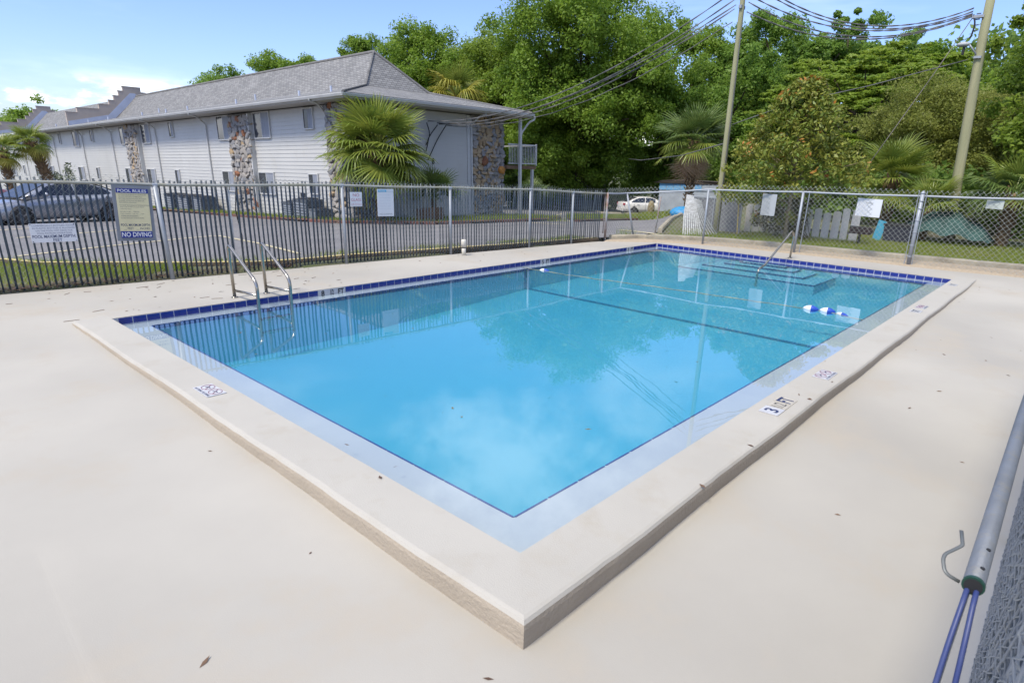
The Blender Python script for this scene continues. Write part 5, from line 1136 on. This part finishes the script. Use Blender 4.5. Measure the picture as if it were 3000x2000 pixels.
tree('oak_tree', 'tree with loose light crown between the tallest oak and the left pole', 45.8, 26.6, 12.9, 4.9, -.5, oak_m, 14, 270, 105, .32, 12, GT, lobe=.36)
tree('oak_tree', 'shaded oak behind the palm with dry skirt', 45.0, 21.0, 10.0, 5.2, -1, oak2_m, 15, 320, 105, .32, 13, GT)
tree('laurel_tree', 'dark glossy tree right of the left pole with pointed tops', 50.0, 19.2, 13.0, 4.9, 1.0, oak2_m, 18, 330, 110, .34, 14, GT, lobe=.34)
tree('laurel_tree', 'dark glossy tree with the highest tip under the sagging cables', 51.5, 14.8, 12.7, 5.0, 1.0, oak2_m, 18, 330, 110, .34, 15, GT, lobe=.34)
tree('laurel_tree', 'smaller dark tree directly behind the left pole', 52.2, 24.0, 12.2, 5.0, -.2, oak2_m, 16, 280, 100, .34, 16, GT, lobe=.36)
tree('oak_tree', 'broad oak hidden low behind the olive coloured tree', 47.0, 6.0, 9.0, 5.0, 0, oak_m, 14, 300, 100, .34, 17, GT)
# layered mimosa with flat pads
t = thing('mimosa_tree', 'wide spreading mimosa with flat layered foliage below the sagging cables', 'tree', (43.5, 10.5, .03), 0, GT)
g_ = np.random.default_rng(21); Cc = []; Rc = []; Lm = []
for k in range(64):
    a = g_.uniform(0, 2 * math.pi); rr = 6.9 * math.sqrt(g_.random()); zt = 9.7 - .055 * rr ** 2 - g_.random() * 5.6 * (rr / 8 + .25)
    pc = np.array([rr * math.cos(a), rr * math.sin(a), zt]); m = 26; u = g_.normal(size=(m, 3)) * np.array([1.0, 1.0, .06])
    dr = -.16 * (u[:, :2] ** 2).sum(1, keepdims=True)
    Cc.append(pc + u + np.concatenate([np.zeros((m, 2)), dr], 1)); Rc.append(np.full(m, .42)); Lm.append((pc, 1))
V, F = leaves(np.concatenate(Cc), np.concatenate(Rc), 46, .24, (1, 1, .22), 1.5, .5)
link('crown', npmesh('crown', V, F, mim_m), t); limb_mesh(Lm[:40], 2.0, 9, 6, .26, 4).build('trunk', bark_m, t, True, world=False)
# olive toned fine tree, edge tree overhanging the right pole
tree('olive_tree', 'olive green fine leaved tree between the two poles at mid height', 30.5, 3.9, 5.6, 3.3, .2, olive_m, 16, 420, 150, .14, 31, 'trees on the right side', flat=.75, lobe=.40)
tree('olive_tree', 'olive green fine leaved tree behind the flood lamp pole', 30.0, -1.0, 6.2, 3.6, .3, olive_m, 16, 380, 130, .15, 32, 'trees on the right side', lobe=.40)
tree('oak_tree', 'tree leaning in from the right edge with twigs over the flood lamp pole', 23.8, -1.6, 9.4, 3.3, 2.6, lime_m, 15, 230, 120, .20, 33, 'trees on the right side', z=.03, lobe=.36)
tree('oak_tree', 'sparse tree at the right edge above the lower palms', 24.5, -2.4, 5.2, 2.4, 1.2, oak_m, 10, 160, 110, .17, 34, 'trees on the right side', z=.03)
# magnolia by the fence
t = thing('magnolia_tree', 'young magnolia with glossy leaves and rusty undersides right of the left pole', 'tree', (16.25, 4.75, .03))
g_ = np.random.default_rng(5); Cc = []; Rc = []
for k in range(520):
    h = .25 + 3.85 * g_.random() ** .85; prof = np.interp(h, [0, .5, 1.2, 1.9, 2.6, 3.3, 4.2], [1.0, 1.5, 1.85, 1.8, 1.45, 1.0, .2]); a = g_.uniform(0, 2 * math.pi); rr = prof * (g_.random() ** .42)
    if h < 1.0 and (math.sin(a - .8) > .3): continue
    if h < 1.2 and rr * math.sin(a) < -.15: continue
    Cc.append((rr * math.cos(a) * .95, rr * math.sin(a) * 1.08, h)); Rc.append(g_.uniform(.14, .30))
V, F = leaves(Cc, Rc, 40, .125, (1, 1, .9), .45, .42); link('crown', npmesh('crown', V, F, mag_m), t)
sel = g_.random(len(Cc)) < .20; V, F = leaves(np.array(Cc)[sel] + np.array([0, 0, .12]), np.array(Rc)[sel] * .8, 5, .13, (1, 1, .9), .3, .40); link('young_leaves', npmesh('young_leaves', V, F, mago_m), t)
q = MB().tube([(0, 0, -.3), (.02, 0, 1.2), (-.02, .03, 2.6), (0, 0, 4.0)], [.06, .05, .035, .012], 8)
for k in range(26):
    c_ = Vector(Cc[k * 9 % len(Cc)]); z_ = c_.z * .75; q.tube([(0, 0, z_), tuple(Vector((0, 0, z_)).lerp(c_, .55) + Vector((0, 0, .02))), tuple(c_)], [.022, .014, .006], 5)
q.build('trunk', mat('magnolia_bark', (.26, .21, .13), .9, var=.8, vscale=9), t, True, world=False)
# dark shrub in front of the picket fence (same height band as the magnolia's skirt)
t = thing('shrub', 'leafy shrub with small dark leaves hanging over the white board fence', 'shrub', (16.9, 4.2, .03))
Cc = np.stack([g_.uniform(-.5, .5, 70), g_.uniform(.3, 1.6, 70), g_.uniform(.1, 1.15, 70)], 1); V, F = leaves(Cc, np.full(70, .17), 34, .10, (1, 1, 1), .3, .45)
link('foliage', npmesh('foliage', V, F, mat('shrub_leaves', (.035, .06, .016), .35, var=.4, col2=(.075, .05, .022), island=.7, trans=.15)), t)
q = MB()
for k in range(12): q.tube([(0, 0, -.1), tuple(Vector(Cc[k]) * .6), tuple(Cc[k])], [.014, .009, .004], 5)
q.build('stem', bark_m, t, world=False)
# far wood and undergrowth that read as one mass
def mass(name, pts, hgt, m, n, per, size, rad, depth):
    pts = [Vector(p) for p in pts]; Cc = []
    for k in range(n):
        s = rng.random() * (len(pts) - 1); i = int(s); p = pts[i].lerp(pts[i + 1], s - i); t_ = (pts[i + 1] - pts[i]).normalized(); off = depth * rng.random()
        zb = gz(p.x, p.y); Cc.append((p.x - t_.y * off * -1, p.y + t_.x * off * -1, zb + hgt * rng.random() ** .8))
    V, F = leaves(Cc, rng.uniform(.5, 1, n) * rad, per, size, (1, 1, .75)); o = link(name, npmesh(name, V, F, m)); o['kind'] = 'stuff'; return o
mass('undergrowth', [(30, 45), (42, 38), (50, 30), (48, 22), (46, 14), (40, 6), (32, -1), (27, -8)], 5.2, under_m, 620, 110, .36, 1.5, -4)
mass('far_wood', [(58, 76), (64, 60), (70, 40), (70, 15), (58, -10), (40, -22)], 13.5, under_m, 1000, 90, .62, 2.8, -8)
mass('undergrowth', [(43, 22), (38.5, 16.5), (33, 12.5), (27, 9), (23.5, 4), (23, -3)], 2.0, under_m, 380, 110, .2, .8, -2.5)

# palms: every frond its own part
def frond_mesh(m, pet, R_, n=26, spread=2.0, droop=.35, seed=0, fold=.25, wfac=1.0):
    """fan frond growing along +x: petiole then pleated leaflets with hanging tips"""
    r_ = random.Random(seed); q = MB(); q.tube([(0, 0, 0), (pet * .5, 0, .03), (pet, 0, 0)], [.018, .013, .010], 4)
    for k in range(n):
        f = k / (n - 1) * 2 - 1; a = f * spread; Lf = R_ * (1 - .28 * abs(f) ** 2) * r_.uniform(.88, 1.08); w0 = R_ * .024 * wfac
        dx, dy = math.cos(a), math.sin(a); px, py = -dy, dx; pts = []
        for s, wv in ((0.02, .35), (.35, 1.0), (.62, .85), (.84, .5), (1.0, .05)):
            z = fold * Lf * (1 - abs(f)) * .0 + .10 * Lf * s * (1 - abs(f) * .7) - droop * Lf * (max(0, s - .30)) ** 1.6 * r_.uniform(.7, 1.3)
            hs = 1 - .22 * droop * max(0, s - .5); pts.append((pet + dx * Lf * s * hs, dy * Lf * s * hs, z, w0 * wv))
        o = len(q.v)
        for x, y, z, wv in pts: q.v += [(x + px * wv, y + py * wv, z + (wv * .5 if k % 2 else -wv * .2)), (x - px * wv, y - py * wv, z + (-wv * .2 if k % 2 else wv * .5))]
        for i in range(len(pts) - 1): q.f.append((o + 2 * i, o + 2 * i + 1, o + 2 * i + 3, o + 2 * i + 2))
    return q.mesh('frond', m)
FR = {}
def fronds(key, m, droops, pet=.45, R_=.55, n=26, wfac=1.0):
    if key not in FR: FR[key] = [frond_mesh(m, pet, R_, n, 1.7 + .16 * i, d, i * 7 + hash(key) % 3 * 0, wfac=wfac) for i, d in enumerate(droops)]
    return FR[key]
def palm(label, x, y, crown_z, scale, nf, keys, trunk_r, seed, z=None, lean=(0, 0), el=(82, -48), dead=0, pw=1.0, group='sabal palms', skirt=None):
    z = gz(x, y) if z is None else z; t = thing('palm_tree', label, 'palm', (x, y, z), 0, group); r_ = random.Random(seed); H = crown_z - z; g_ = math.pi * (3 - math.sqrt(5))
    pts = [(0, 0, -.3), (lean[0] * .25, lean[1] * .25, H * .35), (lean[0] * .6, lean[1] * .6, H * .7), (lean[0], lean[1], H)]
    tk = MB().tube(pts, [trunk_r * 1.1, trunk_r, trunk_r, trunk_r * 1.15], 12).build('trunk', pbark_m, t, True, world=False)
    q = MB()                                    # old leaf bases on the trunk
    for k in range(int(H * 26)):
        f = (.18 + .82 * k / (H * 26)); a = k * g_; i = min(2, int(f * 3)); p = Vector(pts[i]).lerp(Vector(pts[i + 1]), f * 3 - i) if f < 1 else Vector(pts[3])
        d_ = Vector((math.cos(a), math.sin(a), 0)); b = p + d_ * trunk_r * .85; e_ = p + d_ * (trunk_r * 1.45 + .03) + Vector((0, 0, .13 + .10 * f)); q.tube([b, e_], [trunk_r * .30, trunk_r * .12], 4)
    q.build('leaf_bases', pbark_m, tk, world=False)['kind'] = 'stuff'
    for k in range(nf):
        f = (k + .5) / nf; e_ = el[0] + (el[1] - el[0]) * f ** pw + r_.uniform(-9, 9); a = k * g_ + r_.uniform(-.2, .2)
        key = keys[0] if f < .25 else keys[1] if f < .78 else keys[2]; me = r_.choice(FR[key]); s_ = scale * r_.uniform(.85, 1.12) * (.80 if f < .12 else 1.0)
        mt = Matrix.Rotation(a, 4, 'Z') @ Matrix.Rotation(-R(e_), 4, 'Y') @ Matrix.Rotation(r_.uniform(-.35, .35), 4, 'X')
        o = link('frond', me, t); o.rotation_euler = mt.to_euler(); o.location = (lean[0], lean[1], H + .02); o.scale = (s_, s_, s_)
    for k in range(dead):
        a = k * g_ + .4; mt = Matrix.Rotation(a, 4, 'Z') @ Matrix.Rotation(R(66 + r_.uniform(-16, 18)), 4, 'Y') @ Matrix.Rotation(r_.uniform(-.5, .5), 4, 'X')
        o = link('frond', r_.choice(FR['dead']), t); o.rotation_euler = mt.to_euler(); o.location = (lean[0], lean[1], H - .08); s_ = scale * r_.uniform(.7, .9); o.scale = (s_,) * 3; o['label'] = 'dry brown hanging frond'
    return t
fronds('up', palm_m, (.15, .35, .5), n=30); fronds('mid', palm_m, (.35, .6, .85), n=30); fronds('yel', palmy_m, (.7, 1.1, 1.5)); fronds('dead', palmd_m, (2.0, 2.6), n=20)
fronds('gup', palmg_m, (.2, .4)); fronds('gmid', palmg_m, (.6, .9)); fronds('low', palm_m, (.7, 1.1, 1.5))
palm('big sunlit fan palm at the building corner in front of the end wall', 12.5, 19.1, 2.15, 2.35, 58, ('up', 'mid', 'low'), .20, 1, el=(85, -62), pw=.9)
palm('fan palm crown rising behind the hip roof', 29.8, 34.2, 6.1, 2.6, 36, ('up', 'yel', 'yel'), .2, 2, el=(85, -60), pw=.8)
palm('leaning fan palm at the far left in front of the long wall', 8.9, 51.5, 2.1, 1.6, 30, ('up', 'mid', 'yel'), .26, 3, lean=(-.8, .4), el=(80, -55), pw=.85)
palm('second far left palm cut by the picture edge', 6.7, 52.4, 1.5, 1.5, 26, ('up', 'mid', 'yel'), .22, 4, el=(80, -60), pw=.8)
palm('shaded palm with a skirt of dry hanging fronds behind the white strips', 26.7, 13.5, 3.1, 2.1, 36, ('gup', 'gup', 'mid'), .18, 5, el=(82, -28), dead=26)
palm('low sunlit fan palm behind the right fence left of the flood lamp pole', 20.6, 3.25, 1.75, 1.5, 34, ('up', 'up', 'mid'), .16, 6, z=.03, el=(84, -38))
palm('fan palm at the right edge under the leaning tree', 20.3, .05, 1.5, 1.5, 30, ('up', 'gmid', 'mid'), .16, 7, z=.03, el=(70, -35))
palm('small palmetto sprouting low between the right hand palms', 19.9, 1.95, .95, 1.15, 16, ('up', 'up', 'mid'), .08, 8, z=.03, el=(75, 5))
palm('dark palmetto clump at the foot of the end wall', 15.4, 19.4, .35, 1.45, 22, ('gup', 'gup', 'gmid'), .08, 9, el=(80, 5))
palm('spiky palmetto below the balcony', 24.2, 21.6, .0, 1.3, 18, ('gup', 'gup', 'gmid'), .08, 10, el=(80, 10))
for nm, lb, (px, py, pz) in (('flower_stalk', 'yellow flower cluster high on the front palm left side', (12.2, 18.3, 2.75)), ('flower_stalk', 'yellow flower cluster in the middle of the front palm', (13.3, 18.1, 2.15))):
    V, F = leaves(np.array([[0, 0, 0], [.1, -.1, .1], [-.1, .05, -.1]]), np.array([.22, .18, .16]), 130, .05, (1, 1, 1), .3, .3)
    o = link(nm, npmesh(nm, V, F, palmy_m), None, (px, py, pz)); tag(o, lb, 'flowers', 'palm flower clusters')
# plant growing at the wall on the far left
t = thing('shrub', 'pale spiky shrub by the long wall at far left beside the palm trunk', 'shrub', (10.2, 55.5, gz(10.2, 55.5)))
V, F = leaves(rng.normal(size=(30, 3)) * np.array([.5, 1.0, .5]) + np.array([0, 0, 1.4]), np.full(30, .4), 40, .3, (1, 1, 1), .2, .3); link('foliage', npmesh('foliage', V, F, mat('pale_leaves', (.20, .24, .15), .6, var=.5, island=.6, trans=.2)), t)

# grass: blades as one mass per lawn
def grass(pts_fn, n, h, wd, m, name='grass'):
    P = pts_fn(n); n = len(P); a = rng.uniform(0, 2 * np.pi, n); hh = h * rng.uniform(.5, 1.3, n); ln = rng.normal(size=(n, 2)) * .45 * hh[:, None]
    dx = np.cos(a) * wd; dy = np.sin(a) * wd
    V = np.stack([np.stack([P[:, 0] - dx, P[:, 1] - dy, P[:, 2]], 1), np.stack([P[:, 0] + dx, P[:, 1] + dy, P[:, 2]], 1), np.stack([P[:, 0] + ln[:, 0], P[:, 1] + ln[:, 1], P[:, 2] + hh], 1)], 1).reshape(-1, 3)
    o = link(name, npmesh(name, V, np.arange(n * 3).reshape(-1, 3), m)); o['kind'] = 'stuff'; return o
def kerb_x(y): return float(np.interp(-y, [-7.3, -6.5, -5.3, -4.2, -2.7, -.45, .9, 6], [12.7, 13.45, 14.0, 14.25, 14.45, 14.8, 15.05, 15.5]))
def g_right(n):
    P = []
    while len(P) < n:
        y = rng.uniform(-5.5, 7.0); x = kerb_x(y) + rng.random() ** 1.5 * 6.0
        if y > 6.1 and x > 15.9: continue
        if y > 5 and x < kerb_x(y) + .25 and rng.random() < .4: continue
        P.append((x, y, gz(x, y) - .01 + .06 * max(0, 1 - (x - kerb_x(y)) / .6)))
    return np.array(P)
grass(g_right, 60000, .07, .006, grass_m)
def g_left(n):
    P = []
    while len(P) < n:
        x = rng.uniform(-7, 1.9); y0, y1 = fence_y(x) + .45 + .25 * math.sin(x * 5), kerb_left_y(x) - .2
        if y1 < y0: continue
        y = rng.uniform(y0, y1); P.append((x, y, gz(x, y) - .03))
    return np.array(P)
grass(g_left, 16000, .10, .006, grass_m)
def g_poly(fn, box, h):
    def f(n):
        P = []; k = 0
        while len(P) < n and k < n * 20:
            k += 1; x = rng.uniform(box[0], box[1]); y = rng.uniform(box[2], box[3])
            if fn(x, y): P.append((x, y, gz(x, y) + h))
        return np.array(P)
    return f
grass(g_poly(in_isl, (19, 28, 14, 20), .06), 9000, .16, .015, grass_m)
grass(g_poly(lambda x, y: in_bl(x, y) and y < 20.6 or (in_bl(x, y) and x < 12.1 and y < 60), (10.5, 22, 16, 60), .08), 14000, .14, .014, grass_m)
grass(g_poly(lambda x, y: 7.75 + .1 * (x - 4) > y and y > kerb_left_y(x) + .05 + .0 * x or (abs(y - kerb_left_y(x) - .25) < .3 and rng.random() < .25 * (1 + math.sin(x * 3))), (-1, 11, 7, 13), .02), 2600, .09, .007, grass_m, 'weeds')
grass(g_poly(lambda x, y: (x - 12.9) ** 2 + (y - 7.9) ** 2 < .12 or (x - 14.3) ** 2 + (y - 6.85) ** 2 < .25 or (x - 19.3) ** 2 + (y - 16.0) ** 2 < .5, (12, 20, 6, 17), .0), 900, .22, .006, grass_m, 'weeds')
grass(g_poly(lambda x, y: y > 20 + .4 * (x - 33) - 3 and y < 20.5 + .4 * (x - 33) - 1 or False, (24, 36, 12, 22), .02), 4000, .25, .03, grass_m)

# fallen leaves: on the deck, along the fence foot, floating
def debris(name, P, size, m):
    P = np.asarray(P, float); n = len(P); a = rng.uniform(0, 2 * np.pi, n); s = size * rng.uniform(.5, 1.5, n)
    ax = np.stack([np.cos(a), np.sin(a), rng.normal(size=n) * .12], 1) * (s * .5)[:, None]; b = np.stack([-np.sin(a), np.cos(a), rng.normal(size=n) * .35], 1) * (s * .5 * rng.uniform(.2, .5, n))[:, None]
    V = np.stack([P - ax, P + b, P + ax, P - b], 1).reshape(-1, 3); V[:, 2] = np.maximum(V[:, 2], np.repeat(P[:, 2], 4) - .001)
    o = link(name, npmesh(name, V, np.arange(n * 4).reshape(-1, 4), m)); o['kind'] = 'stuff'; return o
P = []
for k in range(150):
    x = rng.uniform(-3, 11); y = rng.uniform(W_ + .15, max(W_ + .2, fence_y(x) - .1))
    if x > 3.5 and rng.random() < .55: continue
    P.append((x, y, deck_z(x, y) + .003))
for k in range(34):
    x = rng.uniform(-2.5, 12.5); y = rng.uniform(-1.75, -.45)
    if x < 2.2 and rng.random() < .75: continue
    P.append((x, y, deck_z(x, y) + .003))
for k in range(14): x = rng.uniform(-5, -.5); y = rng.uniform(-1.5, 6); P.append((x, y, deck_z(x, y) + .003))
for x, y in ((.06, 1.7), (.1, 1.2), (-.05, 1.15), (3.4, -.31), (3.45, -.20), (5.2, .02), (7.2, .05), (4.7, -.03), (10.4, .06), (1.3, -.36), (4.05, -.3), (2.1, -.33)): P.append((x, y, .003))
debris('fallen_leaves', P, .045, litter_m)
P = [(x, y, deck_z(x, y) + .003) for x, y in ((rng.uniform(-2, 4), rng.uniform(W_ + .2, 8.6)) for _ in range(26))]
tw = MB()
for x, y, z in P:
    a = rnd.uniform(-.6, .9); l = rnd.uniform(.06, .16); tw.tube([(x, y, z + .002), (x + math.cos(a) * l, y + math.sin(a) * l, z + .004)], .003, 4)
o = tw.build('twigs', litter_m); o['kind'] = 'stuff'
P = []
for k in range(2600):
    x = rng.uniform(-6.5, 3.4); y = fence_y(x) + abs(rng.normal()) * .22 - .02; P.append((x, y, gz(x, y) + rng.uniform(-.015, .02)))
debris('leaf_litter', P, .06, litter_m)
P = [(rng.uniform(.5, 11.8), rng.uniform(.5, 6.2), ZW + .002) for _ in range(95)] + [(rng.uniform(5, 8.4), rng.uniform(2.2, 6.1), ZW + .002) for _ in range(55)]
debris('floating_leaves', P, .042, mat('wet_leaves', (.20, .17, .07), .5, var=.9, vscale=1.0, col2=(.07, .055, .03), island=.7))
